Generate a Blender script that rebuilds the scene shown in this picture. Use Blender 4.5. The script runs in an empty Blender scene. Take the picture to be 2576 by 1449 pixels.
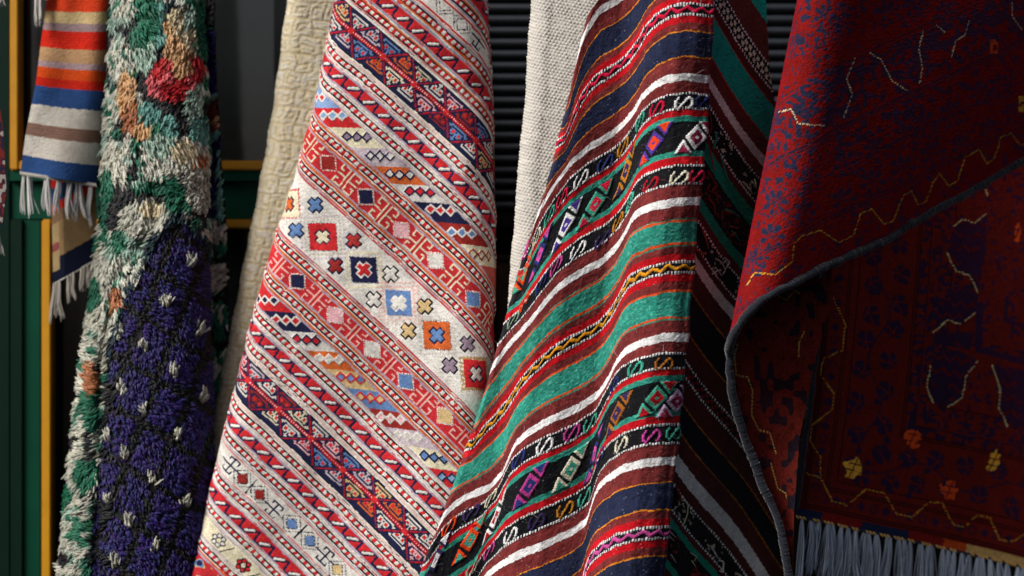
import bpy, math
import numpy as np
R_ = np.random.default_rng(7)
scene = bpy.context.scene
C = scene.collection

# ------------------------------------------------------------------ camera, world, sun, exposure
S = 0.0006            # metres per unit of the measured layout (frame is 2576 x 1449 units wide at y = 0)
D = 2.5               # camera distance in front of y = 0
cam_d = bpy.data.cameras.new('camera'); cam = bpy.data.objects.new('camera', cam_d); C.objects.link(cam)
cam.location = (0, -D, 1.5); cam.rotation_euler = (math.radians(90), 0, 0)
cam_d.sensor_width = 36; cam_d.lens = 36 * D / (2576 * S)
cam_d.clip_start = 0.05; cam_d.clip_end = 500
cam_d.dof.use_dof = True; cam_d.dof.focus_distance = D - 0.07; cam_d.dof.aperture_fstop = 1.8
scene.camera = cam

SUN_AZ, SUN_EL = math.radians(-122), math.radians(40)      # azimuth measured from +Y towards +X
sd = (math.sin(SUN_AZ) * math.cos(SUN_EL), math.cos(SUN_AZ) * math.cos(SUN_EL), math.sin(SUN_EL))
w = bpy.data.worlds.new('World'); scene.world = w; w.use_nodes = True
sky = w.node_tree.nodes.new('ShaderNodeTexSky'); sky.sky_type = 'NISHITA'; sky.sun_disc = False
sky.air_density = 0.7; sky.dust_density = 6.0; sky.ozone_density = 0.3
sky.sun_elevation = SUN_EL; sky.sun_rotation = SUN_AZ
bg = w.node_tree.nodes['Background']; bg.inputs['Strength'].default_value = 0.065
w.node_tree.links.new(sky.outputs[0], bg.inputs[0])
sl = bpy.data.lights.new('sun', 'SUN'); so = bpy.data.objects.new('sun', sl); C.objects.link(so)
sl.energy = 3.2; sl.angle = math.radians(24); sl.color = (1.0, 0.985, 0.97)
from mathutils import Vector
so.rotation_euler = Vector(sd).to_track_quat('Z', 'Y').to_euler(); so.location = (-3, -3, 5)
vs = scene.view_settings
vs.view_transform = 'Standard'; vs.look = 'None'; vs.gamma = 1.0; vs.exposure = 0.36

# ------------------------------------------------------------------ helpers
def lin(c):
    c = np.asarray(c, float)
    return np.where(c <= 0.04045, c / 12.92, ((c + 0.055) / 1.055) ** 2.4)
def hx(h):
    return lin([int(h[i:i + 2], 16) / 255 for i in (0, 2, 4)])
def P(u, v, yd=0.0):
    u, v, yd = np.broadcast_arrays(np.asarray(u, float), np.asarray(v, float), np.asarray(yd, float))
    y = yd * S; k = S * (D + y) / D
    return np.stack([(u - 1288) * k, y, 1.5 + (724.5 - v) * k], -1)
def noise2(x, y, seed=0):
    """smooth value noise in 0..1"""
    r = np.random.default_rng(seed).random((128, 128))
    xi = np.floor(x).astype(int); yi = np.floor(y).astype(int); fx = x - xi; fy = y - yi
    fx = fx * fx * (3 - 2 * fx); fy = fy * fy * (3 - 2 * fy)
    a = r[xi % 128, yi % 128]; b = r[(xi + 1) % 128, yi % 128]; c = r[xi % 128, (yi + 1) % 128]; d = r[(xi + 1) % 128, (yi + 1) % 128]
    return (a * (1 - fx) + b * fx) * (1 - fy) + (c * (1 - fx) + d * fx) * fy
def thing(name, label, cat, loc, group=None):
    o = bpy.data.objects.new(name, None); C.objects.link(o); o.location = loc; o.empty_display_size = 0.05
    o['label'] = label; o['category'] = cat
    if group: o['group'] = group
    return o
def link(name, me, mat, parent=None, kind=None, label=None):
    if not me.materials: me.materials.append(mat)
    o = bpy.data.objects.new(name, me); C.objects.link(o)
    if parent is not None:
        o.parent = parent; o.location = [-c for c in parent.location]
    if kind: o['kind'] = kind
    if label: o['label'] = label
    return o
def raw_mesh(name, verts, faces, cols=None, smooth=True):
    """verts (N,3); faces (M,4); cols (M,3) face colours"""
    me = bpy.data.meshes.new(name)
    faces = np.asarray(faces, np.int32); n = faces.shape[1]
    me.vertices.add(len(verts)); me.vertices.foreach_set('co', np.ascontiguousarray(verts, np.float32).ravel())
    me.loops.add(faces.size); me.loops.foreach_set('vertex_index', faces.ravel())
    me.polygons.add(len(faces)); me.polygons.foreach_set('loop_start', np.arange(0, faces.size, n, dtype=np.int32))
    if smooth: me.polygons.foreach_set('use_smooth', np.ones(len(faces), bool))
    if cols is not None:
        at = me.attributes.new('dye', 'FLOAT_COLOR', 'FACE')
        c4 = np.ones((len(faces), 4), np.float32); c4[:, :3] = cols; at.data.foreach_set('color', c4.ravel())
    me.update(calc_edges=True); me.validate()
    return me
def grid_mesh(name, X, cols=None, mask=None, smooth=True, flip=False):
    ni, nj = X.shape[:2]
    idx = np.arange(ni * nj).reshape(ni, nj)
    F = np.stack([idx[:-1, :-1], idx[1:, :-1], idx[1:, 1:], idx[:-1, 1:]], -1)
    if flip: F = F[..., ::-1]
    F = F.reshape(-1, 4); V = X.reshape(-1, 3)
    c = None if cols is None else cols.reshape(-1, 3)
    if mask is not None:
        m = mask.ravel(); F = F[m]; c = c[m] if c is not None else None
        used = np.zeros(len(V), bool); used[F.ravel()] = True
        re = np.cumsum(used) - 1; F = re[F]; V = V[used]
    return raw_mesh(name, V, F, c, smooth)
def normals(X):
    n = np.cross(np.gradient(X, axis=0), np.gradient(X, axis=1))
    n /= np.linalg.norm(n, axis=-1, keepdims=True) + 1e-12
    n[n[..., 1] > 0] *= 1.0
    return n
def tubes(name, cen, rad, cols, sides=4):
    """cen (N,K,3), rad (N,K), cols (N,3)"""
    cen = np.asarray(cen, float); N, K = cen.shape[:2]
    rad = np.broadcast_to(rad, (N, K))
    t = np.gradient(cen, axis=1); t /= np.linalg.norm(t, axis=-1, keepdims=True) + 1e-12
    ref = np.where(np.abs(t[..., 1:2]) > 0.8, np.array([1., 0, 0]), np.array([0, 1., 0]))
    a = np.cross(t, ref); a /= np.linalg.norm(a, axis=-1, keepdims=True) + 1e-12; b = np.cross(t, a)
    ang = np.arange(sides) * 2 * np.pi / sides
    V = cen[:, :, None, :] + rad[:, :, None, None] * (a[:, :, None, :] * np.cos(ang)[None, None, :, None] + b[:, :, None, :] * np.sin(ang)[None, None, :, None])
    idx = np.arange(N * K * sides).reshape(N, K, sides); nx = np.roll(idx, -1, axis=2)
    F = np.stack([idx[:, :-1], nx[:, :-1], nx[:, 1:], idx[:, 1:]], -1)
    cc = np.broadcast_to(np.asarray(cols, float)[:, None, None, :], F.shape[:3] + (3,))
    return raw_mesh(name, V.reshape(-1, 3), F.reshape(-1, 4), cc.reshape(-1, 3))
def box_mesh(name, x0, x1, y0, y1, z0, z1, bev=0.0):
    import bmesh
    bm = bmesh.new(); bmesh.ops.create_cube(bm, size=1)
    for v in bm.verts:
        v.co = ((x0 + x1) / 2 + v.co.x * (x1 - x0), (y0 + y1) / 2 + v.co.y * (y1 - y0), (z0 + z1) / 2 + v.co.z * (z1 - z0))
    if bev: bmesh.ops.bevel(bm, geom=bm.edges[:], offset=bev, segments=2, affect='EDGES')
    me = bpy.data.meshes.new(name); bm.to_mesh(me); bm.free(); return me
def uvbox(name, u0, u1, v0, v1, ya, yb, mat, parent=None, bev=2.0, **k):
    """box whose front face covers u0..u1, v0..v1 at depth ya and reaches back to yb"""
    a = P(u0, v1, ya); b = P(u1, v0, ya)
    return link(name, box_mesh(name, a[0], b[0], ya * S, yb * S, a[2], b[2], bev * S), mat, parent, **k)
def interp(x, xs, ys): return np.interp(x, xs, ys)

# ------------------------------------------------------------------ materials
def wool(name, rough=0.9, sheen=0.25, var=0.25, nscale=900.0, bump=0.4, spec=0.25, base=None, sheen_rough=0.4, tint=None):
    m = bpy.data.materials.new(name); m.use_nodes = True; nt = m.node_tree; N = nt.nodes; L = nt.links
    b = N['Principled BSDF']; b.inputs['Roughness'].default_value = rough; b.inputs['Specular IOR Level'].default_value = spec
    b.inputs['Sheen Weight'].default_value = sheen; b.inputs['Sheen Roughness'].default_value = sheen_rough
    if tint is not None: b.inputs['Sheen Tint'].default_value = (*tint, 1)
    tc = N.new('ShaderNodeTexCoord')
    n1 = N.new('ShaderNodeTexNoise'); n1.inputs['Scale'].default_value = nscale; n1.inputs['Detail'].default_value = 2
    n2 = N.new('ShaderNodeTexNoise'); n2.inputs['Scale'].default_value = nscale * 0.07; n2.inputs['Detail'].default_value = 3
    L.new(tc.outputs['Object'], n1.inputs['Vector']); L.new(tc.outputs['Object'], n2.inputs['Vector'])
    add = N.new('ShaderNodeMath'); add.operation = 'ADD'; L.new(n1.outputs['Fac'], add.inputs[0]); L.new(n2.outputs['Fac'], add.inputs[1])
    mr = N.new('ShaderNodeMapRange'); mr.inputs['From Min'].default_value = 0.6; mr.inputs['From Max'].default_value = 1.4
    mr.inputs['To Min'].default_value = 1 - var; mr.inputs['To Max'].default_value = 1 + var * 0.6
    L.new(add.outputs[0], mr.inputs['Value'])
    mx = N.new('ShaderNodeMix'); mx.data_type = 'RGBA'; mx.blend_type = 'MULTIPLY'; mx.inputs['Factor'].default_value = 1
    if base is None:
        at = N.new('ShaderNodeAttribute'); at.attribute_name = 'dye'; L.new(at.outputs['Color'], mx.inputs['A'])
    else: mx.inputs['A'].default_value = (*base, 1)
    L.new(mr.outputs['Result'], mx.inputs['B']); L.new(mx.outputs['Result'], b.inputs['Base Color'])
    if bump:
        bp = N.new('ShaderNodeBump'); bp.inputs['Strength'].default_value = bump; bp.inputs['Distance'].default_value = 0.0012
        L.new(n1.outputs['Fac'], bp.inputs['Height']); L.new(bp.outputs['Normal'], b.inputs['Normal'])
    return m
def paint(name, col, rough=0.5, var=0.15, spec=0.4, nscale=30, metal=0.0):
    m = wool(name, rough, 0.0, var, nscale, 0.05, spec, base=tuple(col)); m.node_tree.nodes['Principled BSDF'].inputs['Metallic'].default_value = metal
    return m
M_flat = wool('flatwoven_wool', 0.9, 0.0, 0.22, spec=0.08)
M_fuzzy = wool('fuzzy_wool', 0.95, 0.12, 0.30, 700, 0.5, 0.1)
M_pile = wool('knotted_pile', 0.85, 1.0, 0.35, 800, 0.5, 0.08, tint=(0.9, 0.03, 0.06))
M_yarn = wool('shag_yarn', 0.55, 0.05, 0.25, 500, 0.2, 0.28)
M_cotton = wool('cotton_cord', 0.85, 0.1, 0.15, 900, 0.3)
M_bead = wool('cream_wool', 0.9, 0.15, 0.15, 600, 0.3)

# ================================================================== THE SHOPFRONT
M_green = paint('green_gloss_paint', hx('06402f'), 0.5, 0.3, 0.12, 8)
M_dgreen = paint('dark_green_paint', hx('042219'), 0.55, 0.3, 0.12, 8)
M_yel = paint('yellow_paint', hx('c88c0e'), 0.5, 0.15)
M_black = paint('black_paint', hx('0c0f12'), 0.55, 0.2, 0.15)
M_shut = paint('shutter_steel', hx('1a1e24'), 0.45, 0.3, 0.5)
M_dark = paint('dim_interior', hx('15120f'), 0.9, 0.3)
g = bpy.data.materials.new('dark_window_glass'); g.use_nodes = True
gb = g.node_tree.nodes['Principled BSDF']; gb.inputs['Base Color'].default_value = (0.012, 0.014, 0.014, 1); gb.inputs['Roughness'].default_value = 0.12
gb.inputs['Specular IOR Level'].default_value = 0.9
gn = g.node_tree.nodes.new('ShaderNodeTexNoise'); gn.inputs['Scale'].default_value = 6
gr = g.node_tree.nodes.new('ShaderNodeMapRange'); gr.inputs['To Min'].default_value = 0.08; gr.inputs['To Max'].default_value = 0.2
g.node_tree.links.new(gn.outputs['Fac'], gr.inputs['Value']); g.node_tree.links.new(gr.outputs['Result'], gb.inputs['Roughness'])

wall = uvbox('wall', -700, 3300, -500, 2000, 640, 700, M_dark, None, 0, kind='structure')
sf = thing('shopfront', 'green painted shopfront with yellow window trim behind the hanging rugs on the left', 'shopfront', tuple(P(300, 1500, 500)))
uvbox('stile', -500, 24, -400, 1900, 470, 560, M_dgreen, sf)
uvbox('mid_rail', 24, 690, 428, 552, 478, 560, M_green, sf)
uvbox('rail_moulding', 24, 690, 428, 456, 462, 478, M_green, sf)
uvbox('panel_board', 25, 56, 552, 1900, 471, 560, M_dgreen, sf)
uvbox('panel_board', 58, 102, 552, 1900, 480, 560, M_green, sf)
uvbox('stile', 690, 760, -400, 1900, 470, 560, M_black, sf)
wu = uvbox('window_pane', 24, 690, -400, 428, 520, 530, g, sf)
wl = uvbox('window_pane', 102, 690, 552, 1900, 520, 530, g, sf)
def trim(*a): return uvbox('yellow_trim', *a, M_yel, sf, 4)
trim(24, 46, -400, 428, 455, 519); trim(46, 690, 404, 428, 455, 519)
trim(104, 128, 552, 1900, 455, 519); trim(130, 690, 552, 574, 455, 519)
uvbox('window_reveal', 46, 58, -400, 404, 500, 519, M_black, sf, 1); uvbox('window_reveal', 130, 150, 574, 1900, 500, 519, M_black, sf, 1)

sh = thing('roller_shutter', 'black ribbed metal roller shutter behind the rugs in the middle', 'shutter', tuple(P(1500, 560, 520)))
def slat_mesh():
    h = 29.2 * S * 1.19; L = 1340 * S * 1.19
    prof = [(0, 0.000), (0.05, -0.002), (0.15, -0.0085), (0.35, -0.0125), (0.6, -0.0125), (0.8, -0.0095), (0.9, -0.003), (1.0, 0.0)]
    V = []; F = []
    for x in (0, L):
        V += [(x, y, -f * h) for f, y in prof] + [(x, 0.006, -h), (x, 0.006, 0)]
    n = len(prof) + 2
    for i in range(n): F.append((i, (i + 1) % n, n + (i + 1) % n, n + i))
    me = raw_mesh('shutter_slat', np.array(V), np.array(F), None, False); me.materials.append(M_shut); return me
sm = slat_mesh()
for i in range(22):
    p = P(770, -110 + i * 29.2, 480)
    o = link('slat', sm, M_shut, sh); o.location = np.array(p) - np.array(sh.location)
uvbox('bottom_bar', 770, 2105, 533, 572, 465, 500, M_black, sh, 5)
uvbox('counter_front', 770, 2105, 575, 660, 560, 630, M_black, sh, 3)

po = thing('wooden_post', 'brown wooden post in the dark gap between the red kilim and cream rug', 'post', tuple(P(1270, 1500, 440)))
uvbox('shaft', 1250, 1282, 655, 1560, 440, 470, paint('worn_brown_wood', hx('3a2a1e'), 0.7, 0.4, 0.2, 60), po, 3)
uvbox('cap', 1246, 1286, 640, 655, 435, 475, paint('dark_brown_wood', hx('241a14'), 0.7, 0.4, 0.2, 60), po, 2)

# ================================================================== CENTRE KILIM
TH = math.radians(41.5); CT, ST = math.cos(TH), math.sin(TH)
vR = [-400, 0, 250, 500, 700, 850, 1100, 1449, 2000]; uR = [1212, 1228, 1240, 1247, 1246, 1243, 1240, 1240, 1240]
vL = [-400, 0, 50, 220, 340, 430, 540, 640, 770, 930, 1100, 1240, 1370, 1449, 1800]; uL = [920, 845, 830, 800, 770, 745, 710, 680, 640, 600, 560, 525, 490, 468, 370]
RR, RL = 100., 55.
Q = {'red': 'bd2a2e', 'red2': 'b92d33', 'navy': '1f2140', 'black': '17181f', 'white': 'd2cfc8', 'lil': 'a295a6', 'pkg': 'c9b2aa', 'ora': 'c4602f',
     'rust': 'b23a34', 'blue': '5f7fae', 'lbl': '7b96bd', 'cream': 'd6cdb0', 'tan': 'c8ad7c', 'pink': 'dcaab0', 'mau': '8d7c8c', 'gli': 'b7abb2', 'bgr': '8f97a8',
     'pkr': 'c67a78', 'dred': '8e2a26', 'rope': 'a81a24', 'gry': 'c0bab2', 'sal': 'bf5a4e', 'hal': 'b5aa9c', 'tanh': 'a98d5a', 'pkh': 'd9a9a0', 'sky': '7ea0c4'}
Q = {k: hx(v) for k, v in Q.items()}
GB = {-2: -290, -1: -190, 0: -83, 1: 17.8, 2: 203, 3: 301, 4: 429, 5: 560.5, 6: 804.6, 7: 927, 8: 1049.6, 9: 1147.6, 10: 1339.5, 11: 1436.6, 12: 1568, 13: 1672, 14: 1786, 15: 1960, 16: 2300}
ZO = [(6.6, 'barber'), (11.6, 'black'), (16, 'white'), (20, 'pkg'), (24, 'white'), (30, 'lil')]
PO = [(6.6, 'barber'), (12, 'black'), (16, 'white'), (20, 'pkg'), (24, 'gry'), (28, 'lil')]
NO = [(6.6, 'barber'), (11.6, 'black'), (15, 'white'), (26, 'pkg'), (30, 'white'), (34, 'black')]
HO = [(6.6, 'barber'), (12, 'black'), (15.5, 'white'), (23, 'ora'), (29, 'lil')]
WO = [(6.6, 'barber'), (12, 'black'), (15, 'white'), (19, 'ora'), (24, 'lil'), (29, 'rust'), (32, 'white')]
MO = [(6.6, 'barber'), (11.6, 'black'), (15, 'white'), (19, 'lil'), (23, 'gry'), (28, 'pkr'), (31, 'white')]
Z2 = [(6.6, 'barber'), (11, 'black'), (17, 'ora'), (21, 'white'), (27, 'bgr'), (31, 'pkr')]
N2 = [(6.6, 'barber'), (11, 'black'), (16, 'pkr'), (20, 'gry'), (26, 'white'), (30, 'black')]
M2 = [(6.6, 'barber'), (12, 'black'), (17, 'lil'), (24, 'pkg'), (30, 'red'), (33, 'white')]
SIDE = {-2: (M2, ZO), -1: (Z2, M2), 0: (M2, Z2), 1: (Z2, N2), 2: (NO, ZO), 3: (ZO, PO), 4: (HO, HO), 5: (HO, WO), 6: (WO, HO), 7: (HO, HO), 8: (PO, ZO), 9: (ZO, NO),
        10: (NO, ZO), 11: (ZO, MO), 12: (MO, ZO), 13: (ZO, PO), 14: (PO, HO), 15: (HO, HO)}
def kilim_map(a, b):
    B = b / CT; wv = (a - B * ST) * CT
    W_ = wv / 300; B_ = B / 1000
    v = 0.93 + 247.08 * W_ + 999.65 * B_ + 38.7 * W_ * B_ + 12.4 * W_ * W_
    wa = wv + 920; r = interp(v, vR, uR) + 5 * (noise2(v / 45., v * 0, 3) - .5); l = interp(v, vL, uL) + 5 * (noise2(v / 38., v * 0 + 4, 3) - .5)
    ar = (wa - (r - RR)) / RR; al = ((l + RL) - wa) / RL
    u = wa.copy(); y = np.zeros_like(u)
    m = ar > 0; u[m] = (r - RR)[m] + RR * np.sin(ar[m]); y[m] = RR * (1 - np.cos(ar[m]))
    m2 = (al > 0); u[m2] = (l + RL)[m2] - RL * np.sin(al[m2]); y[m2] = RL * (1 - np.cos(al[m2]))
    y += 75 - 0.20 * (u - 900) + 10 * np.sin(u / 90.0 + v / 260.0) + 7 * np.sin(v / 75. - u / 140.) + 16 * noise2(u / 130., v / 210., 13) + 5 * noise2(u / 40., v / 55., 14)
    return u, v, y, ar, al
st = 2.2
AA = np.arange(-620, 1600, st); BBv = np.arange(-330, 1640, st)
a, b = np.meshgrid(AA, BBv, indexing='ij')
u, v, y, ar, al = kilim_map(a, b)
ok = (ar < 2.5) & (al < 2.5) & (v > -110) & (v < 1560)
ua, va, arr, all_ = u, v, ar, al
def centre(f): return (f[:-1, :-1] + f[1:, 1:]) / 2
fm = (ok[:-1, :-1] & ok[1:, 1:] & ok[1:, :-1] & ok[:-1, 1:])
fa, fb = centre(a)[fm], centre(b)[fm]; fb = fb + 3.2 * (noise2(fa / 60, fb / 70, 301) - .5) + 1.6 * (noise2(fa / 14, fb / 40, 302) - .5); fa = fa + 4 * (noise2(fb / 50, fa / 90, 303) - .5); fB = fb / CT
col = np.zeros((len(fa), 3)) + Q['red']; hgt = np.zeros(len(fa))
fr = (np.abs(ar) < 1.5) | (ar < 0)
vis = ok & (ar < 1.45) & (al < 1.45)
au, av = np.where(vis, u, 1e9), np.where(vis, v, 1e9)
def inv(uc, vc):
    i = np.argmin((au - uc) ** 2 + (av - vc) ** 2); return a.ravel()[i], b.ravel()[i]
def near(ac, bc, r): return np.nonzero((np.abs(fa - ac) < r) & (np.abs(fb - bc) < r))[0]
def put(idx, mask, c, h=None):
    k = idx[mask]; col[k] = Q[c] if isinstance(c, str) else c
    if h is not None: hgt[k] = h
def segd(x, y, segs):
    d = np.full(x.shape, 1e9)
    for x0, y0, x1, y1 in segs:
        dx, dy = x1 - x0, y1 - y0; t = np.clip(((x - x0) * dx + (y - y0) * dy) / (dx * dx + dy * dy + 1e-9), 0, 1)
        d = np.minimum(d, np.hypot(x - x0 - t * dx, y - y0 - t * dy))
    return d
TRI = ["........W........", ".......WWW.......", "........W........", ".....WW.W.WW.....", "....WRRWWWRRW....", "....WRRW.WRRW....", "WW..WWWWWWWWW..WW", "WWW...........WWW", "..WWWWWWWWWWWWW.."]
TRI = np.array([[{'.': 0, 'W': 1, 'R': 2}[c] for c in r] for r in TRI])
# section grounds
ks = sorted(GB)
def section(k):
    lo, hi = GB[k], GB[k + 1]
    i = np.nonzero((fB >= lo) & (fB < hi))[0]; return i, lo, hi
ground = {-2: 'red', -1: 'white', 0: 'red', 1: 'navy', 2: 'red', 3: 'lbl', 4: 'red2', 5: 'white', 6: 'red2', 7: 'lbl', 8: 'red', 9: 'navy', 10: 'red', 11: 'white', 12: 'red', 13: 'cream', 14: 'red2', 15: 'navy'}
for k, c in ground.items():
    i, lo, hi = section(k); col[i] = Q[c]
# zigzag bands
for k, ph in ((-2, 0), (0, 14), (2, 0), (8, 20), (10, 33), (12, 8)):
    i, lo, hi = section(k); mid = (lo + hi) / 2 * CT
    # find phase from one measured bar
    ref = {0: (1053, 79), 2: (851, 193), 8: (869, 1050), 10: (738, 1209), 12: (627, 1335), -2: (1225, 30)}[k]
    a0, b0 = inv(*ref); per = {0: 51, 2: 51, 8: 51, 10: 50, 12: 50, -2: 51}[k]
    x = (fa[i] - a0 + per / 2) % per - per / 2; yb = fb[i] - b0
    def rot(dx, dy): return dx * CT + dy * ST, -dx * ST + dy * CT
    dw = np.full(len(i), 1e9); dn = dw.copy(); db = dw.copy()
    for sft in (-per, 0, per):
        xx = x - sft; bar = [(*rot(-11.5, -.6), *rot(11.5, .6))]
        dbar = segd(xx, yb, bar); dw = np.minimum(dw, dbar)
        nx_ = per; zz = [rot(14, 2), rot(25, 5), rot(10, 26)]; zz.append((rot(-15, 3)[0] + nx_, rot(-15, 3)[1]))
        dn = np.minimum(dn, segd(xx, yb, [(*zz[q], *zz[q + 1]) for q in range(3)]))
        db = np.minimum(db, segd(xx, yb, [(*rot(-13, 3), *rot(14, 4))]))
    put(i, (dn < 2.9) | (db < 4.2) | (dw < 5.4), 'navy', -0.6); put(i, dw < 3.4, 'white', 1.0)
# navy triangle bands
seqA = ['white', 'gli', 'blue', 'ora', 'cream', 'white', 'pink', 'dred', 'blue', 'white', 'tan']
seqB = ['gli', 'white', 'dred', 'cream', 'white', 'pink', 'blue', 'gli', 'tan', 'ora', 'white', 'white', 'pink']
for k, ref, seq, off in ((1, (884, 76), seqA, 0), (9, (624, 958), seqB, 0)):
    i, lo, hi = section(k); a0, b0 = inv(*ref); per = 106.
    bm_ = (lo + hi) / 2 * CT; b0 = bm_ if abs(b0 - bm_) > 14 else b0
    x = (fa[i] - a0); yy = fb[i] - b0
    xm = x % per; tri = np.minimum(xm, per - xm)
    dl = np.abs(tri - np.abs(yy)) / 1.414
    for half in (-1, 1):
        for kind in (0, 1):
            xi = x + (per / 2 if kind else 0)
            n = np.floor(xi / per).astype(int); lx = xi - (n + .5) * per
            base = (yy * half) if kind == 0 else (47 - yy * half)     # distance from base line
            row = np.floor((base - 8.2) / 4.1).astype(int); rr = 7 - row if False else row
            cell = np.floor(lx / 3.75 + 8.5).astype(int)
            good = (row >= 0) & (row < 9) & (cell >= 0) & (cell < 17) & (yy * half > 0)
            val = np.zeros(len(i), int); val[good] = TRI[8 - row[good], cell[good]]
            cs = np.array([Q[seq[(2 * q + (1 if kind == 0 else 0) + off + (0 if half < 0 else 1)) % len(seq)]] for q in range(-30, 31)])
            g_ = good & (val == 1) & (dl > 5); kk = i[g_]; col[kk] = .86 * cs[np.clip(n[g_], -30, 30) + 30]; hgt[kk] = .4
            g_ = good & (val == 2) & (dl > 5); put(i, g_, 'red', .6)
    put(i, (dl < 1.9) & (np.abs(yy) < 50) & ((x % 5) < 4), 'rope', .8)
    put(i, np.abs(yy) < 5.2, 'rope', .8)
    put(i, (np.abs(yy) < 1.8) & ((x % 7) < 3.2), 'pink', .9)
    put(i, (np.abs(yy) > 5.2) & (np.abs(yy) < 7.4), 'black')
    put(i, (tri < 6) & (np.abs(yy) < 8), 'red', 1.)
# parallelogram bands
def par_band(k, cents, lines):
    i, lo, hi = section(k)
    cen = [(inv(*c[0]), c) for c in cents]
    pos = []
    q = lambda aa_, bb_: aa_ * math.sin(TH - .05) + bb_ * math.cos(TH - .05)       # image-vertical coordinate
    qs = [q(*c[0]) for c in cen]
    bd = [(qs[j] + qs[j + 1]) / 2 for j in range(len(qs) - 1)]
    sec = np.searchsorted(bd, q(fa[i], fb[i]) - 4)
    cc = np.array([Q[c[1][1]] for c in cen]); col[i] = cc[sec]
    for (ac, bc), (_, gc, oc, fc) in cen:
        if oc is None: continue
        j = near(ac, bc, 50); x = fa[j] - ac; yv = fb[j] - bc
        h = x * math.cos(TH) - yv * math.sin(TH); vv = x * math.sin(TH) + yv * math.cos(TH)
        for s in (-1, 0, 1):
            dm = np.abs(h - s * 25) * 0.95 + np.abs(vv - s * 1.5)
            put(j, dm < 14.5, oc, .8)
        for s in (-1, 0, 1):
            dm = np.abs(h - s * 25) * 0.95 + np.abs(vv - s * 1.5)
            put(j, dm < 8.6, fc, .5)
par_band(3, [((797, 245), 'lbl', 'white', 'red'), ((836, 290), 'red', 'white', 'sky'), ((899, 343), 'cream', 'navy', 'mau'), ((956, 392), 'gli', 'navy', 'white'), ((1006, 439), 'ora', 'navy', 'white'),
             ((1055, 483), 'white', 'navy', 'red'), ((1107, 530), 'navy', 'white', 'red'), ((1162, 586), 'dred', 'white', 'blue'), ((1211, 642), 'cream', 'dred', 'cream'), ((1235, 690), 'sal', None, None)], 0)
par_band(7, [((668, 753), 'red', 'white', 'navy'), ((720, 805), 'navy', 'white', 'red'), ((771, 854), 'white', 'navy', 'red'), ((828, 904), 'ora', 'white', 'gry'), ((882, 953), 'tan', 'red', 'blue'),
             ((931, 1001), 'blue', 'red', 'tan'), ((984, 1051), 'dred', 'white', 'pink'), ((1027, 1097), 'gli', 'white', 'gry'), ((1092, 1150), 'cream', 'navy', 'blue'), ((1136, 1202), 'red', 'navy', 'sky'), ((1180, 1250), 'blue', None, None)], 0)
# hook bands with squares
HK = []
for s in (-1, 1):
    HK += [(s * 5.5, -26, s * 5.5, 26), (s * 5.5, 0, s * 30, 0)]
    for t in (-1, 1):
        HK += [(s * 5.5, t * 26, s * 29, t * 26), (s * 29, t * 26, s * 29, t * 12), (s * 29, t * 12, s * 21, t * 12)]
def hook_band(k, sq):
    i, lo, hi = section(k); cs = [(inv(*c), n) for c, n in sq]
    mids = [((cs[j][0][0] + cs[j + 1][0][0]) / 2, (cs[j][0][1] + cs[j + 1][0][1]) / 2) for j in range(len(cs) - 1)]
    d0 = (cs[1][0][0] - cs[0][0][0], cs[1][0][1] - cs[0][0][1]); mids = [(mids[0][0] - d0[0], mids[0][1] - d0[1])] + mids
    d1 = (cs[-1][0][0] - cs[-2][0][0], cs[-1][0][1] - cs[-2][0][1]); mids.append((cs[-1][0][0] + d1[0] / 2, cs[-1][0][1] + d1[1] / 2))
    for ac, bc in mids:
        j = near(ac, bc, 60); dd = segd(fa[j] - ac, fb[j] - bc, HK); put(j, dd < 2.0, 'cream' if k == 4 else 'pkh', .6)
    for (ac, bc), n in cs:
        j = near(ac, bc, 50); x = fa[j] - ac; yv = fb[j] - bc
        h = np.abs(x * math.cos(TH + .04) - yv * math.sin(TH + .04)); vv = np.abs(x * math.sin(TH - .08) + yv * math.cos(TH - .08)); mm = np.maximum(h, vv)
        dash = ((np.where(h > vv, vv, h)) % 6) < 3.8
        put(j, (mm < 20.5) & dash, 'white', .8); put(j, mm < 16.8, n, .4)
hook_band(4, [((827, 410), 'dred'), ((922, 495), 'navy'), ((1009, 578), 'pink'), ((1097, 656), 'white'), ((1190, 750), 'blue')])
hook_band(6, [((748, 708), 'navy'), ((844, 795), 'pink'), ((937, 879), 'white'), ((1021, 959), 'blue'), ((1119, 1046), 'tan')])
# white band with crosses
def plus(j, ac, bc, L, wd, grow=0):
    x = np.abs(fa[j] - ac); yv = np.abs(fb[j] - bc); L += grow; wd += grow
    return ((x < L) & (yv < wd)) | ((yv < L) & (x < wd))
i5, _, _ = section(5)
ha = noise2(fa[i5] / 26, fb[i5] / 26, 3); 
put(i5, (np.abs(((fa[i5] + fb[i5]) / 14) % 1 - .5) < .12) & (ha > .62), 'gry')
def halo(c, rad, n, w_=3):
    ac, bc = inv(*c); j = near(ac, bc, 90); x = np.round((fa[j] - ac) / 7) * 7; yv = np.round((fb[j] - bc) / 7) * 7
    dd = np.abs(x) + np.abs(yv)
    put(j, (np.abs(dd - rad) < w_ * 1.6) & (((fa[j] // 5 + fb[j] // 5) % 3) > 0) & (i5[0] <= j.max()), n, .2)
def sq_big(c, r, n, edge='black'):
    ac, bc = inv(*c); j = near(ac, bc, 70); x = fa[j] - ac; yv = fb[j] - bc
    h = np.abs(x * math.cos(TH) - yv * math.sin(TH) + (x * ST + yv * CT) * -.08); vv = np.abs(x * math.sin(TH) + yv * math.cos(TH)); mm = np.maximum(h, vv)
    put(j, (mm < r + 2.2) & ((np.minimum(h, vv) % 5) < 2.6), edge if edge else n); put(j, mm < r, n, .4)
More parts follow.
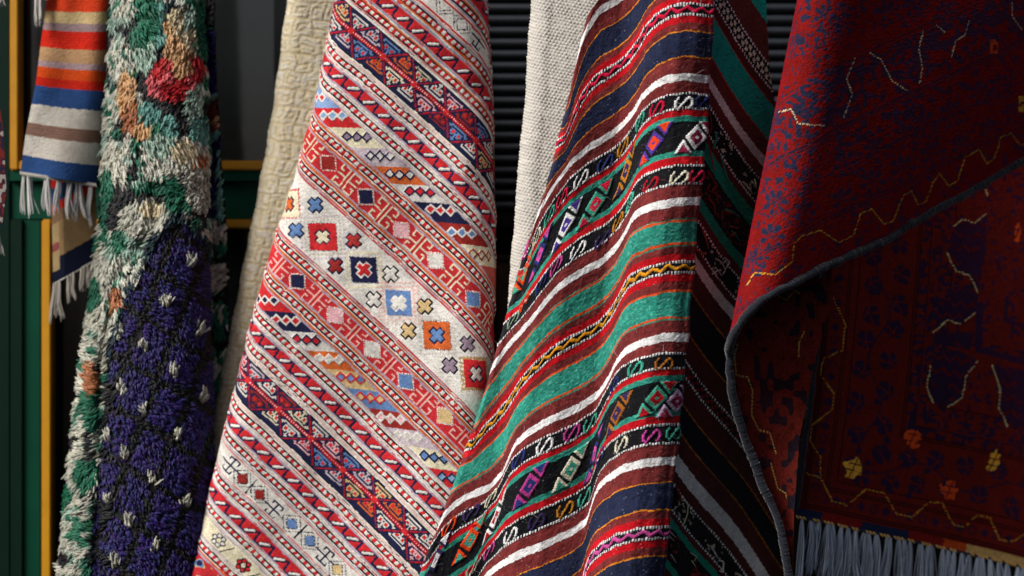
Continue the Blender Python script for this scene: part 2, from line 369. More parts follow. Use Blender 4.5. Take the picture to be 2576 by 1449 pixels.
for c, rad, n in (((813, 597), 62, 'hal'), ((918, 679), 60, 'cream'), ((1002, 761), 58, 'pkh'), ((1099, 845), 60, 'gry'), ((1196, 942), 58, 'tanh'), ((727, 513), 50, 'rust'), ((813, 597), 78, 'gli'), ((1196, 942), 50, 'tanh'), ((1002, 761), 70, 'pkh')):
    halo(c, rad, n)
sq_big((727, 513), 33, 'cream', 'rust'); sq_big((813, 597), 35, 'red'); sq_big((918, 679), 32, 'navy'); sq_big((1002, 761), 32, 'blue', 'pkh'); sq_big((1099, 845), 34, 'ora'); sq_big((1200, 942), 34, 'red', 'tanh')
for c, n, o_ in (((727, 513), 'ora', 'navy'), ((792, 517), 'blue', 'navy'), ((745, 580), 'blue', 'navy'), ((813, 597), 'cream', 'navy'), ((891, 605), 'rust', 'navy'), ((844, 670), 'dred', 'navy'), ((918, 679), 'red', 'white'),
               ((983, 689), 'white', 'black'), ((941, 753), 'white', 'black'), ((1002, 761), 'white', 'white'), ((1068, 769), 'tan', 'black'), ((1027, 833), 'tan', 'black'), ((1099, 845), 'blue', 'navy'),
               ((1177, 866), 'mau', 'black'), ((1131, 921), 'mau', 'black'), ((1200, 942), 'gry', 'navy')):
    ac, bc = inv(*c); j = near(ac, bc, 40); put(j, plus(j, ac, bc, 18, 6.2, 3.6), o_, -.3); put(j, plus(j, ac, bc, 18, 6.2), n, .6)
# white motif bands : diamonds and double hooks
HD = [(-30, 0, 30, 0), (0, -20, 0, 20)]
for t in (-1, 1): HD += [(-14, t * 20, 14, t * 20), (-14, t * 20, -14, t * 12), (14, t * 20, 14, t * 12)]
def dia(c, n):
    ac, bc = inv(*c); j = near(ac, bc, 60); x = fa[j] - ac; yv = fb[j] - bc
    h = np.abs(x * math.cos(TH) - yv * math.sin(TH)); vv = np.abs(x * math.sin(TH) + yv * math.cos(TH)); mm = np.maximum(h, vv); dash = ((h + vv) % 5.5) < 3.4
    put(j, (np.abs(mm - 21) < 1.8) & dash, 'black'); put(j, (np.abs(mm - 13) < 1.6) & dash, 'black'); put(j, mm < 11.5, n, .3)
def dhk(c):
    ac, bc = inv(*c); j = near(ac, bc, 60); put(j, segd(fa[j] - ac, fb[j] - bc, HD) < 2.1, 'navy', -.3)
for c, n in (((610, 1202), 'dred'), ((652, 1244), 'dred'), ((734, 1316), 'blue'), ((778, 1360), 'blue'), ((850, 1434), 'tan'), ((1120, 15), 'white'), ((1162, 61), 'white'), ((1238, 150), 'dred'), ((892, 1480), 'tan')): dia(c, n)
for c in ((580, 1169), (688, 1282), (818, 1398), (1204, 103), (1075, -30)): dhk(c)
for c in ((631, 1223), (756, 1338)):
    ac, bc = inv(*c); j = near(ac, bc, 40); put(j, segd(fa[j] - ac, fb[j] - bc, [(0, -24, 0, 24)]) < 1.8, 'black')
# beige band flowers
for c, n in (((551, 1360), 'white'), ((612, 1423), 'red'), ((670, 1480), 'blue')):
    ac, bc = inv(*c); j = near(ac, bc, 40); x = fa[j] - ac; yv = fb[j] - bc
    for q in range(6):
        px, py = 13 * math.cos(q * 1.047), 13 * math.sin(q * 1.047); dd = np.hypot(x - px, yv - py)
        put(j, dd < 7.4, 'black')
    for q in range(6):
        px, py = 13 * math.cos(q * 1.047), 13 * math.sin(q * 1.047); dd = np.hypot(x - px, yv - py); put(j, dd < 4.6, n, .5)
    put(j, segd(x, yv, [(-40, 26, 20, 26), (20, 26, 44, -22), (44, -22, 80, -22)]) < 1.6, 'black')
# bottom corner field
i, lo, hi = section(14)
m = fB[i] > lo + 34; nn = noise2(fa[i] / 16, fb[i] / 16, 11)
put(i, m & (nn > .60), 'blue', .3); put(i, m & (nn > .74), 'navy'); put(i, m & (np.abs(nn - .58) < .03), 'tan')
# guards
for k, (up, dn) in SIDE.items():
    for sgn, lst in ((-1, up), (1, dn)):
        o_ = (fB - GB[k]) * sgn; prev = 0 if sgn > 0 else -1e-9
        wob = 1.0 * (noise2(fa / 30, fb * 0 + k * 3.3, 5) - .5) * 3
        for lim, c in lst:
            mm = np.nonzero((o_ >= prev) & (o_ < lim + (wob if lim > 8 else 0)))[0]; prev = lim
            if c == 'barber':
                ph = ((fa[mm] + (fB[mm] - GB[k]) * 0.12 + k * 5 + 2.5 * noise2(fa[mm] / 9, fb[mm] / 4, 6)) / 17.) % 1
                col[mm] = np.where((ph < .5)[:, None], Q['white'], Q['red'] * 1.05); hgt[mm] = 1.1 - 0.018 * o_[mm] ** 2 + .5 * np.abs(np.sin(ph * 2 * np.pi))
            else: col[mm] = Q[c]; hgt[mm] = -.5 if c == 'black' else .2
# dye variation by yarn and by patch
col *= (1 + .15 * R_.standard_normal((len(col), 1))) * (0.80 + .28 * noise2(fa / 60, fb / 7, 8) + .12 * noise2(fa / 150, fb / 120, 88))[:, None] * (0.93 + .14 * noise2(fa / 3.6, fb / 2.4, 21))[:, None]
col = np.clip(col, .004, .8)
H = np.zeros((len(AA) - 1, len(BBv) - 1)); H[fm] = hgt
Hv = np.zeros(a.shape); Hv[:-1, :-1] += H; Hv[1:, 1:] += H; Hv[1:, :-1] += H; Hv[:-1, 1:] += H; Hv /= 4
X = P(u, v, y); n = normals(X); sgn = -1 if n[len(AA) // 2, len(BBv) // 2, 1] > 0 else 1
rib = np.where((np.arange(len(AA))[:, None] + np.arange(len(BBv))[None, :]) % 2 == 0, .35, -.35)
X = X + n * sgn * S * (Hv * 1.6 + rib + .5 * R_.standard_normal(a.shape) * .6)[..., None]
ck = thing('kilim_rug', 'red, white and navy kilim with diagonal bands of crosses, squares and hooks', 'rug', tuple(P(900, 1500, 40)), 'rugs hung up outside the shop')
CF = np.zeros(fm.shape + (3,)); CF[fm] = col
link('woven_cloth', grid_mesh('kilim_cloth', X, CF, fm, flip=sgn < 0), M_flat, ck)

# ================================================================== STRIPED KILIM ON THE RIGHT
WUR = [(0, 1800, -520), (1, 1787, -150), (2, 1777, 198), (3, 1750, 506), (4, 1718, 849), (5, 1690, 1160), (6, 1650, 1525), (7, 1610, 1880)]
PRO = {1: [(0, 0), (48, -6), (93, 0), (131, 25), (158, 55), (177, 95), (204, 130), (230, 150), (278, 177), (304, 215), (322, 253), (331, 283), (342, 330), (360, 400)],
       2: [(0, 0), (48, -6), (93, 0), (131, 19), (158, 46), (177, 80), (204, 114), (238, 141), (291, 172), (337, 210), (368, 252), (391, 286), (417, 335), (432, 372), (450, 420)],
       3: [(0, 0), (48, 2), (105, 13), (143, 28), (162, 47), (171, 72), (196, 114), (234, 152), (295, 183), (349, 221), (387, 266), (417, 305), (467, 358), (505, 411), (518, 432), (545, 490)],
       4: [(0, 0), (54, 0), (111, 15), (149, 34), (172, 64), (188, 100), (213, 140), (268, 178), (340, 208), (394, 239), (426, 269), (439, 299), (458, 345), (493, 379), (554, 402), (584, 425), (603, 446), (640, 510)],
       5: [(0, 0), (68, 4), (126, 21), (164, 46), (187, 68), (198, 99), (213, 152), (251, 179), (316, 209), (385, 236), (434, 263), (468, 290), (490, 320), (508, 368), (556, 410), (620, 440), (660, 470), (700, 530)]}
PRO[0] = PRO[1]; PRO[6] = PRO[5]; PRO[7] = PRO[5]
DEP = [(0, 16), (12, 6), (30, -3), (75, -8), (115, 8), (150, 40), (178, 78), (200, 104), (222, 114), (260, 112), (330, 106), (395, 120), (430, 146), (455, 176), (480, 194), (520, 200), (620, 216), (720, 236)]
dfine = np.arange(0, 720, 1.0); kf = np.linspace(0.9, 6.2, 870)
def smooth(arr, n):
    kx = np.hanning(n); kx /= kx.sum(); return np.convolve(np.pad(arr, n, mode='edge'), kx, 'same')[n:-n]
prof = np.stack([smooth(interp(dfine, *zip(*PRO[k])), 25) for k in range(8)])
def prof_at(k):
    k0 = np.clip(np.floor(k).astype(int), 0, 6); f = (k - k0)[:, None]; return prof[k0] * (1 - f) + prof[k0 + 1] * f
kk0 = [q[0] for q in WUR]
def cubic(x, xs, ys):
    xs = np.array(xs, float); ys = np.array(ys, float); m = np.gradient(ys, xs)
    i = np.clip(np.searchsorted(xs, x) - 1, 0, len(xs) - 2); h = xs[i + 1] - xs[i]; t = (x - xs[i]) / h
    return (2 * t**3 - 3 * t**2 + 1) * ys[i] + (t**3 - 2 * t**2 + t) * h * m[i] + (-2 * t**3 + 3 * t**2) * ys[i + 1] + (t**3 - t**2) * h * m[i + 1]
uR6 = cubic(kf, kk0, [q[1] for q in WUR]); vR6 = cubic(kf, kk0, [q[2] for q in WUR]); uR6 = uR6 + 7 * (noise2(vR6 / 70, vR6 * 0, 12) - .5) + 3 * (noise2(vR6 / 22, vR6 * 0, 13) - .5); PR = prof_at(kf)
def left_edge(v): return interp(v, [-300, 11, 107, 248, 438, 552, 673, 841, 1012, 1225, 1430, 1800], [1560, 1487, 1462, 1430, 1384, 1350, 1308, 1262, 1212, 1140, 1062, 930])
dmax = np.zeros(len(kf))
for j in range(len(kf)):
    uu = uR6[j] - dfine; vv = vR6[j] + PR[j]; q = np.nonzero(uu <= left_edge(vv))[0]; dmax[j] = dfine[q[0]] if len(q) else 700
dmax = smooth(dmax, 41)
RK = 34.0
UU, VV, YY, AR = [], [], [], []
ss = np.arange(-60, 1250, 2.6)
for j in range(len(kf)):
    dm = dmax[j]; sc = max(0.86, min(1.0, dm / 560 + .15))
    yb = smooth(interp(dfine, [q[0] for q in DEP], [q[1] for q in DEP]), 21)
    # projected path, then the left roll and the right roll
    d1 = np.arange(0, dm - RK * .5, 1.0); u1 = uR6[j] - d1; y1 = yb[:len(d1)]; v1 = interp(d1, dfine, vR6[j] + PR[j])
    an = np.linspace(0.05, 2.4, 60); bend = (1 - np.cos(an))
    d2 = dm - RK * .5 + RK * .5 * np.sin(an) / 1.0; u2 = uR6[j] - d2; y2 = y1[-1] + RK * 1.2 * bend
    v2 = interp(np.minimum(d2, dm), dfine, vR6[j] + PR[j]) + np.maximum(an - 1.57, 0) * 20
    ar0 = np.linspace(2.6, 0.05, 30); u0 = uR6[j] + 11 * np.sin(ar0); y0 = y1[0] + 13 * (1 - np.cos(ar0)); v0 = np.full(30, vR6[j])
    u_ = np.concatenate([u0, u1, u2]); y_ = np.concatenate([y0, y1, y2]); v_ = np.concatenate([v0, v1, v2])
    s_ = np.concatenate([[0], np.cumsum(np.sqrt(np.diff(u_)**2 + np.diff(y_)**2 + np.diff(v_)**2))]); s_ -= s_[30]
    UU.append(interp(ss, s_, u_)); VV.append(interp(ss, s_, v_)); YY.append(interp(ss, s_, y_)); AR.append((ss > s_[0]) & (ss < s_[-1]))
U6, V6, Y6, OK6 = (np.array(q).T for q in (UU, VV, YY, AR))      # (ni, nk)
# resample rows finely: about 2 units between rows
Y6 = Y6 - 245 + 5 * np.sin(V6 / 60 + U6 / 80)
OK6 &= (V6 > -110) & (V6 < 1560)
ok = OK6[:-1, :-1] & OK6[1:, :-1] & OK6[:-1, 1:] & OK6[1:, 1:]
fa6 = np.broadcast_to(((ss[1:] + ss[:-1]) / 2)[:, None], ok.shape)[ok]; fk = np.broadcast_to(((kf[1:] + kf[:-1]) / 2)[None, :], ok.shape)[ok]
fu, fv = centre(U6)[ok], centre(V6)[ok]
T = {'brown': '6e2a2a', 'white': 'dcdcdc', 'ora': 'c97a1a', 'navy': '20263f', 'red': 'b3101c', 'black': '15161a', 'green': '2c8877', 'gd': '3c7a68', 'oran': 'cf4a1c', 'yel': 'cf8b1c', 'pink': 'c2143f',
     'mag': 'b03a86', 'crim': 'c9183f', 'must': 'b0741c', 'blue': '27306a', 'purp': '30244f', 'vio': '46348a', 'cream': 'd5d0b8', 'pgr': '86a08a', 'sgr': '3f9c84', 'ored': 'd84012', 'dred': 'a01020', 'mpk': 'c04a90', 'lila': 'b49ab4', 'bmus': '9a5c1c', 'wine': '84203f'}
T = {k: hx(v_) for k, v_ in T.items()}
navy_l = [(.029, 'white'), (.148, 'brown'), (.157, 'ora'), (.338, 'navy'), (.348, 'ora'), (.402, 'brown'), (.452, 'red'), (.548, 'black'), (.598, 'red'), (.652, 'brown'), (.662, 'ora'), (.843, 'navy'), (.853, 'ora'), (.971, 'brown'), (1.01, 'white')]
mot_l = [(.032, 'white'), (.115, 'brown'), (.255, 'black'), (.303, 'red'), (.352, 'green'), (.592, 'black'), (.64, 'green'), (.70, 'red'), (.868, 'black'), (.967, 'brown'), (1.01, 'white')]
grn_l = [(.03, 'white'), (.128, 'brown'), (.137, 'gd'), (.153, 'oran'), (.303, 'green'), (.322, 'oran'), (.336, 'gd'), (.388, 'brown'), (.434, 'red'), (.530, 'black'), (.585, 'red'), (.645, 'brown'), (.662, 'oran'), (.842, 'green'), (.857, 'oran'), (.870, 'gd'), (.967, 'brown'), (1.01, 'white')]
col6 = np.zeros((len(fa6), 3)); h6 = np.zeros(len(fa6))
kind6 = np.floor(fk).astype(int); frac = fk - kind6
frac = frac + (noise2(fa6 / 22, fk * 26, 4) - .5) * .008 + (noise2(fa6 / 5, fk * 40, 14) - .5) * .007
seclist = {0: grn_l, 1: navy_l, 2: mot_l, 3: grn_l, 4: mot_l, 5: navy_l, 6: mot_l}
SP = 325.
for q in range(0, 7):
    i = np.nonzero(kind6 == q)[0]
    if not len(i): continue
    l = seclist[q]; ix = np.searchsorted([e[0] for e in l], frac[i]); cs = np.array([T[e[1]] for e in l]); col6[i] = cs[ix]
    if l is mot_l: dots = [.125, .243, .712, .858]
    else: dots = [.462, .538] if l is navy_l else [.444, .522]
    for dt in dots:
        dd = np.abs(frac[i] - dt) * SP; mm = i[(dd < 3.1) & ((fa6[i] + 2 * noise2(fa6[i] / 20, fk[i] * 3, 2)) % 8.2 < 5.0)]; col6[mm] = T['white']; h6[mm] = 1.4
    if l is not mot_l:
        cz = (dots[0] + dots[1]) / 2; per = 40.
        tri = np.abs(((fa6[i] / per) % 1) - .5) * 4 - 1
        dd = np.abs((frac[i] - cz) * SP - tri * 5.2); mm = i[dd < 4.3]
        col6[mm] = T['yel'] if l is grn_l else (T['crim'] if q == 1 else T['mpk']); h6[mm] = 2.2
for q, c in ((1, 'navy'), ): pass
au6 = np.where(OK6 & (ss[:, None] > 0), U6, 1e9); av6 = np.where(OK6, V6, 1e9)
def inv6(uc, vc):
    i = np.argmin((au6 - uc)**2 + (av6 - vc)**2); return ss[i // au6.shape[1]], kf[i % au6.shape[1]]
def near6(a0, k0, r): return np.nonzero((np.abs(fa6 - a0) < r) & (np.abs(fk - k0) < r / SP))[0]
SM = ["..X.....XX..", ".XX....XXXX.", "XX....XX..XX", "XX...XX...XX", "XX..XX....XX", "XX.XX....XX.", ".XXX....XX..", "..X.........."]
SM = np.array([[c == 'X' for c in r.ljust(13, '.')] for r in SM])
yarn_knots = []
def smot(c, n, sc=1.0):
    a0, k0 = inv6(*c); j = near6(a0, k0, 40)
    x = -(fa6[j] - a0); yv = (fk[j] - k0) * SP
    ci = np.floor(x / (4.2 * sc) + 6.2).astype(int); ri = np.floor(yv / (4.5 * sc) + 4.).astype(int)
    g_ = (ci >= 0) & (ci < 13) & (ri >= 0) & (ri < 8); g_[g_] = SM[ri[g_], ci[g_]]
    strand = (0.80 + .3 * (((x + yv) % 7.5) / 7.5 > .3))
    col6[j[g_]] = T[n] * strand[g_][:, None]; h6[j[g_]] = 2.6 * strand[g_]
for c, n in (((1653, 274), 'crim'), ((1722, 259), 'white'), ((1571, 370), 'must'), ((1524, 411), 'blue'), ((1463, 450), 'white'), ((1415, 499), 'crim'), ((1383, 543), 'sgr'), ((1351, 599), 'cream'), ((1322, 641), 'mag'),
             ((1611, 305), 'sgr'), ((1768, 260), 'blue'), ((1710, 446), 'cream'), ((1638, 465), 'dred'), ((1752, 446), 'crim'), ((1588, 510), 'sgr'), ((1558, 559), 'must'), ((1518, 603), 'purp'), ((1455, 628), 'white'),
             ((1401, 670), 'mpk'), ((1363, 715), 'blue'), ((1321, 761), 'ored'), ((1293, 803), 'pgr'), ((1672, 917), 'bmus'), ((1598, 929), 'sgr'), ((1546, 971), 'blue'), ((1488, 1065), 'sgr'), ((1441, 1089), 'mag'),
             ((1372, 1122), 'white'), ((1305, 1156), 'blue'), ((1237, 1251), 'cream'), ((1187, 1289), 'purp'), ((1130, 1324), 'ored'), ((1641, 1097), 'mag'), ((1564, 1118), 'cream'), ((1511, 1148), 'blue'), ((1473, 1251), 'sgr'),
             ((1422, 1282), 'must'), ((1351, 1312), 'purp'), ((1286, 1347), 'white'), ((1233, 1385), 'mpk'), ((1191, 1430), 'pgr'), ((1700, 1090), 'sgr')):
    smot(c, n)
def chain(c, bc, fc):
    a0, k0 = inv6(*c); j = near6(a0, k0, 90)
    yv = (fk[j] - k0) * 300.; x = fa6[j] - a0
    strand = (0.78 + .34 * (((x * .5 + yv) % 6.5) / 6.5 > .3))
    def paintp(m_, cl_, h_=2.6):
        col6[j[m_]] = T[cl_] * strand[m_][:, None]; h6[j[m_]] = h_ * strand[m_]
    dm = np.abs(x) / 30 + np.abs(yv) / 32
    paintp(dm < 1, bc); paintp(dm < .62, fc); paintp(dm < .16, bc)
    for sg_ in (-1, 1):
        t = (39 - yv * sg_) / 34; xc = sg_ * (29 + 5 * t); hw = 23 * (1 - t)
        m_ = (t > -.02) & (t < 1) & (dm > 1.08); paintp(m_ & (np.abs(x - xc) < hw), bc); paintp(m_ & (np.abs(x - xc) < hw - 8), fc)
for c, bc, fc in (((1646, 360), 'vio', 'ored'), ((1752, 345), 'white', 'wine'), ((1578, 430), 'must', 'purp'), ((1497, 513), 'sgr', 'crim'), ((1424, 567), 'white', 'vio'), ((1360, 640), 'blue', 'mpk'), ((1322, 690), 'ored', 'sgr'),
                  ((1652, 1000), 'sgr', 'dred'), ((1553, 1040), 'bmus', 'purp'), ((1497, 1140), 'blue', 'mpk'), ((1437, 1178), 'cream', 'sgr'), ((1334, 1221), 'mag', 'blue'), ((1250, 1301), 'white', 'dred'),
                  ((1183, 1358), 'ored', 'sgr'), ((1096, 1408), 'purp', 'white'), ((1702, 1008), 'lila', 'wine')):
    chain(c, bc, fc)
thr = (0.88 + .24 * noise2(fa6 / 2.6, fk * SP / 14, 31)); patch = 0.85 + .3 * noise2(fa6 / 50, fk * 10, 9)
gmask = np.isclose(col6[:, 1], T['green'][1])
fl = noise2(fa6 / 7, fk * SP / 3, 77); col6[gmask] *= (0.72 + .56 * fl[gmask])[:, None]; col6[gmask & (fl > .8)] += .05
bmask = np.isclose(col6[:, 0], T['brown'][0]); fl2 = noise2(fa6 / 4, fk * SP / 12, 51); col6[bmask] *= (0.75 + .5 * fl2[bmask])[:, None]
sp_ = R_.random(len(col6)) < .0035; col6[sp_ & ~np.isclose(col6[:, 0], T['white'][0])] += .16
col6 = np.clip(col6 * (thr * patch * (1 + .10 * R_.standard_normal(len(col6))))[:, None], .004, .8)
X = P(U6, V6, Y6); n = normals(X); sgn = -1 if n[50, 400, 1] > 0 else 1
H = np.zeros(ok.shape); H[ok] = h6; Hv = np.zeros(U6.shape); Hv[:-1, :-1] += H; Hv[1:, 1:] += H; Hv[1:, :-1] += H; Hv[:-1, 1:] += H; Hv /= 4
X = X + n * sgn * S * (Hv * 1.3 + .45 * R_.standard_normal(U6.shape) + 1.5 * noise2(U6 / 8, V6 / 8, 61))[..., None]
rk = thing('kilim_rug', 'wavy kilim striped in brown, green, navy and white, right of the cream woven rug', 'rug', tuple(P(1500, 1500, -100)), 'rugs hung up outside the shop')
CF = np.zeros(ok.shape + (3,)); CF[ok] = col6
link('front_cloth', grid_mesh('striped_front', X, CF, ok, flip=sgn < 0), M_fuzzy, rk)
# stray fibres standing off the cloth
pick = np.argwhere(ok & (ss[:-1, None] > 0) & (ss[:-1, None] < 900)); pick = pick[R_.integers(0, len(pick), 2600)]
base = X[pick[:, 0], pick[:, 1]]; nn = n[pick[:, 0], pick[:, 1]] * sgn
L_ = R_.uniform(5, 16, len(pick)) * S; tdir = R_.standard_normal((len(pick), 3)); tdir -= (tdir * nn).sum(1, keepdims=True) * nn; tdir /= np.linalg.norm(tdir, axis=1, keepdims=True)
t3 = R_.standard_normal((len(pick), 3)) * .4
K = np.linspace(0, 1, 5); cen = base[:, None] + L_[:, None, None] * (nn[:, None] * (K * .5 - .25 * K * K)[None, :, None] + tdir[:, None] * K[None, :, None] + t3[:, None] * (K * K)[None, :, None])
fc = CF[pick[:, 0], pick[:, 1]]; fc = np.clip(fc * .8 + .05, 0, .6)
link('stray_fibres', tubes('stray_fibres', cen, .27 * S, fc, 3), M_fuzzy, rk, kind='stuff')

# reverse side of the same kilim, hanging away to the right
uu = np.arange(0, 340, 2.8); vv = np.arange(-110, 1565, 2.8)
gu, gv = np.meshgrid(uu, vv, indexing='ij')
ur0 = cubic(interp(gv, [q[2] for q in WUR], kk0), kk0, [q[1] for q in WUR]) - 14
ru = ur0 + gu; ry = -200 + gu * 1.25 + 12 * np.sin(gv / 130 + gu / 50) - 12 * np.exp(-gu / 25.)
Bp = centre(gv - interp(gv - 1.2 * (ru - 1770), [-150, 450, 800], [1.48, 1.42, 1.33]) * (ru - 1770) + 9 * np.sin(ru / 45 + gv / 300)); Aq = centre(ru * 1.25 + gv * .6)
T2 = {'br': '6a2a26', 'dbr': '52201c', 'teal': '18a894', 'red': 'a81a1c', 'blk': '131313', 'wht': 'e2ded6', 'ora': 'b06a20', 'nav': '14161c', 'grn': '149476', 'dr': '5c1a18'}
T2 = {k: hx(v_) for k, v_ in T2.items()}
RV = [(-185, 'teal'), (-80, 'br'), (-26, 'blk'), (8, 'dr'), (13, 'red'), (118, 'teal'), (125, 'red'), (173, 'br'), (204, 'wht'), (243, 'br'), (322, 'blk'), (350, 'dr'), (398, 'grn'), (505, 'blk'), (542, 'grn'), (572, 'dr'), (640, 'blk'),
      (668, 'dbr'), (705, 'wht'), (770, 'dbr'), (775, 'ora'), (882, 'nav'), (888, 'ora'), (955, 'dbr'), (1010, 'blk'), (1078, 'dbr'), (1083, 'ora'), (1157, 'nav'), (1162, 'ora'), (1222, 'dbr'), (1272, 'wht'), (1310, 'dbr'), (1385, 'blk'), (1402, 'dr'), (1425, 'grn'),
      (1520, 'blk'), (1545, 'grn'), (1600, 'dr'), (1660, 'blk'), (1900, 'dbr')]
ix = np.clip(np.searchsorted([e[0] for e in RV], Bp), 0, len(RV) - 1); cr = np.array([T2[e[1]] for e in RV])[ix]
for dt in (-82, -25, 248, 320, 574, 640, 962, 1004, 1312, 1380, 1605, 1655):
    mm = (np.abs(Bp - dt) < 4) & (Aq % 11 < 6.5); cr[mm] = hx('efece6')
mm = (np.abs(Bp + 53) < 17) & (np.abs(((Aq / 21 + np.sign(Bp + 53) * .25) % 1) - .5) < .30) & (np.abs(np.abs(Bp + 53) - 9) < 7); cr[mm] = hx('e6dfc4')
mm = (Bp > 966) & (Bp < 1000) & (np.abs(((Aq / 24 + np.where(Bp > 983, .5, 0)) % 1) - .5) < .27) & (np.abs(np.abs(Bp - 983) - 8) < 6); cr[mm] = hx('8c1622')
nz = noise2(Aq / 9, Bp / 7, 91)
for lo, hi, cl in ((255, 315, 'c9c4ae'), (578, 634, 'b9b6ae'), (1318, 1374, 'b9b09a'), (1430, 1515, 'a82626')):
    mm = (Bp > lo) & (Bp < hi) & (nz > .74) & (np.sin(Aq / 23.) > -.1); cr[mm] = hx(cl)
mm = (Bp > 405) & (Bp < 500) & (nz > .70); cr[mm] = hx('7a1c1c')
cr *= (0.8 + .4 * noise2(Aq / 3, Bp / 9, 71))[..., None]
X = P(ru, gv, ry); n = normals(X); sgn = -1 if n[20, 300, 1] > 0 else 1
X = X + n * sgn * S * (.6 * R_.standard_normal(gu.shape))[..., None]
rmask = centre(ru) < interp(centre(gv), [-200, 0, 172, 284, 420, 1600], [1922, 1927, 1936, 1953, 1990, 2300])
link('reverse_cloth', grid_mesh('striped_reverse', X, cr, rmask, flip=sgn < 0), M_fuzzy, rk, label='darker reverse side of the striped kilim with loose yarn ends')
def rp(u_, v_):      # point just in front of the reverse side
    e = cubic(interp(v_, [q[2] for q in WUR], kk0), kk0, [q[1] for q in WUR]) - 14; gu_ = np.asarray(u_) - e
    return P(u_, v_, -200 + gu_ * 1.25 + 12 * np.sin(np.asarray(v_) / 130 + gu_ / 50) - 12 * np.exp(-gu_ / 25.) - 9)
yl = [([(1813, 390), (1826, 440), (1845, 490), (1860, 518)], '16907c', 4), ([(1795, 375), (1803, 345), (1798, 330)], '16907c', 5), ([(1783, 368), (1790, 400), (1797, 428)], 'b01c28', 4), ([(1784, 280), (1790, 320), (1778, 352)], '9c1822', 4),
      ([(1763, 570), (1775, 600), (1782, 625)], 'b0401c', 5), ([(1748, 625), (1765, 636), (1776, 640)], 'b0401c', 5), ([(1822, 527), (1845, 535), (1862, 548)], '14806a', 6), ([(1783, 500), (1795, 515), (1800, 540)], '9c1822', 5), ([(1822, 530), (1848, 540)], 'a03022', 5),
      ([(1840, 580), (1855, 600), (1862, 606)], '16907c', 4), ([(1800, 650), (1815, 660), (1825, 680), (1818, 690)], 'c4c2bc', 4), ([(1822, 648), (1835, 660), (1826, 676)], 'c4c2bc', 4), ([(1792, 690), (1806, 680), (1815, 694)], 'c4c2bc', 4),
      ([(1715, 1258), (1731, 1262), (1729, 1295), (1720, 1316), (1716, 1326), (1727, 1322)], 'c8c6a4', 3.2), ([(1737, 1390), (1752, 1400), (1746, 1412)], 'c8c6a4', 3), ([(1740, 1410), (1750, 1426)], 'c8c6a4', 3),
      ([(1672, 1300), (1680, 1318), (1690, 1330)], 'cfc6c0', 4), ([(1675, 1340), (1695, 1360)], 'd0b4ac', 4), ([(1683, 1335), (1700, 1352)], 'd0b4ac', 4), ([(1665, 1380), (1660, 1400), (1652, 1440)], 'd0ccc6', 4), ([(1688, 1395), (1700, 1415)], 'd0b4ac', 4),
      ([(1795, 1385), (1806, 1405)], 'cfccc4', 5), ([(1808, 1410), (1820, 1412), (1818, 1440), (1810, 1436)], 'cfccc4', 5), ([(1700, 1225), (1710, 1245), (1712, 1262)], '9c1c22', 5), ([(1790, 1378), (1800, 1392)], 'cfccc4', 4),
      ([(1890, 455), (1900, 470)], 'cfccb0', 4), ([(1898, 450), (1903, 475)], 'cfccb0', 4), ([(1880, 470), (1893, 488)], 'cfccb0', 4), ([(1835, 570), (1858, 575)], '8c2420', 6), ([(1850, 585), (1838, 595)], '8c2420', 6), ([(1795, 455), (1803, 470), (1790, 480)], '9c1822', 4)]
for pts, c, r in yl:
    pts = np.array(pts, float); tt = np.linspace(0, 1, 9); s0 = np.linspace(0, 1, len(pts)); pu = smooth(interp(tt, s0, pts[:, 0]), 3); pv = smooth(interp(tt, s0, pts[:, 1]), 3)
    cen = rp(pu, pv); cen[:, 1] -= 5 * S * np.sin(tt * 3.14)
    rad = r * .5 * S * (1 - .35 * tt ** 3); link('yarn_end', tubes('yarn_end', cen[None], rad[None], hx(c)[None], 6), M_fuzzy, rk)

# ================================================================== CREAM WOVEN RUG
cw = thing('woven_rug', 'plain cream rug with a nubby weave, beside the black shutter', 'rug', tuple(P(1380, 900, 100)), 'rugs hung up outside the shop')
tt = np.arange(-70, 330, 2.25); vv = np.arange(-110, 900, 2.25)
gt, gv = np.meshgrid(tt, vv, indexing='ij')
le = interp(gv, [-200, 0, 114, 267, 362, 495, 567, 643, 784, 900], [1349, 1339, 1329, 1322, 1310, 1299, 1296, 1287, 1279, 1274]) + 2 * noise2(gv / 8.2, gv * 0, 3)
Rw = 45.; ph = gt / Rw
uc = le + np.where(ph < 1.57, Rw * (1 - np.cos(ph)), Rw + (gt - Rw * 1.57)); yc = np.where(ph < 1.57, -Rw * np.sin(ph), -Rw) + 40 + .0 * gt
yc = yc - np.maximum(gt - 80, 0) * .12
row = gv / 8.2 - gt / 40.; ri = np.floor(row); cx = gt / 9.0 + .5 * (ri % 2) + .15 * np.sin(ri * 12.9)
bead = np.abs(np.sin(np.pi * (row % 1))) ** .6 * np.abs(np.sin(np.pi * (cx % 1))) ** .6
X = P(uc, gv + .0, yc); n = normals(X); sgn = -1 if n[90, 300, 1] > 0 else 1
sz = .7 + .6 * noise2(np.floor(cx) * 1.7, ri * 1.3, 12)
X = X + n * sgn * S * (bead * sz * 3.6)[..., None]
cc = hx('d3ccbf') * (0.72 + .33 * centre(bead * sz))[..., None] * (.9 + .2 * centre(noise2(np.floor(cx), ri, 6)))[..., None]
cc = np.broadcast_to(hx('bcb8b0'), cc.shape) * (.88 + .22 * centre(noise2(np.floor(cx) + .5, ri + .5, 6)))[..., None]
link('woven_cloth', grid_mesh('cream_cloth', X, cc, flip=sgn < 0), M_bead, cw)

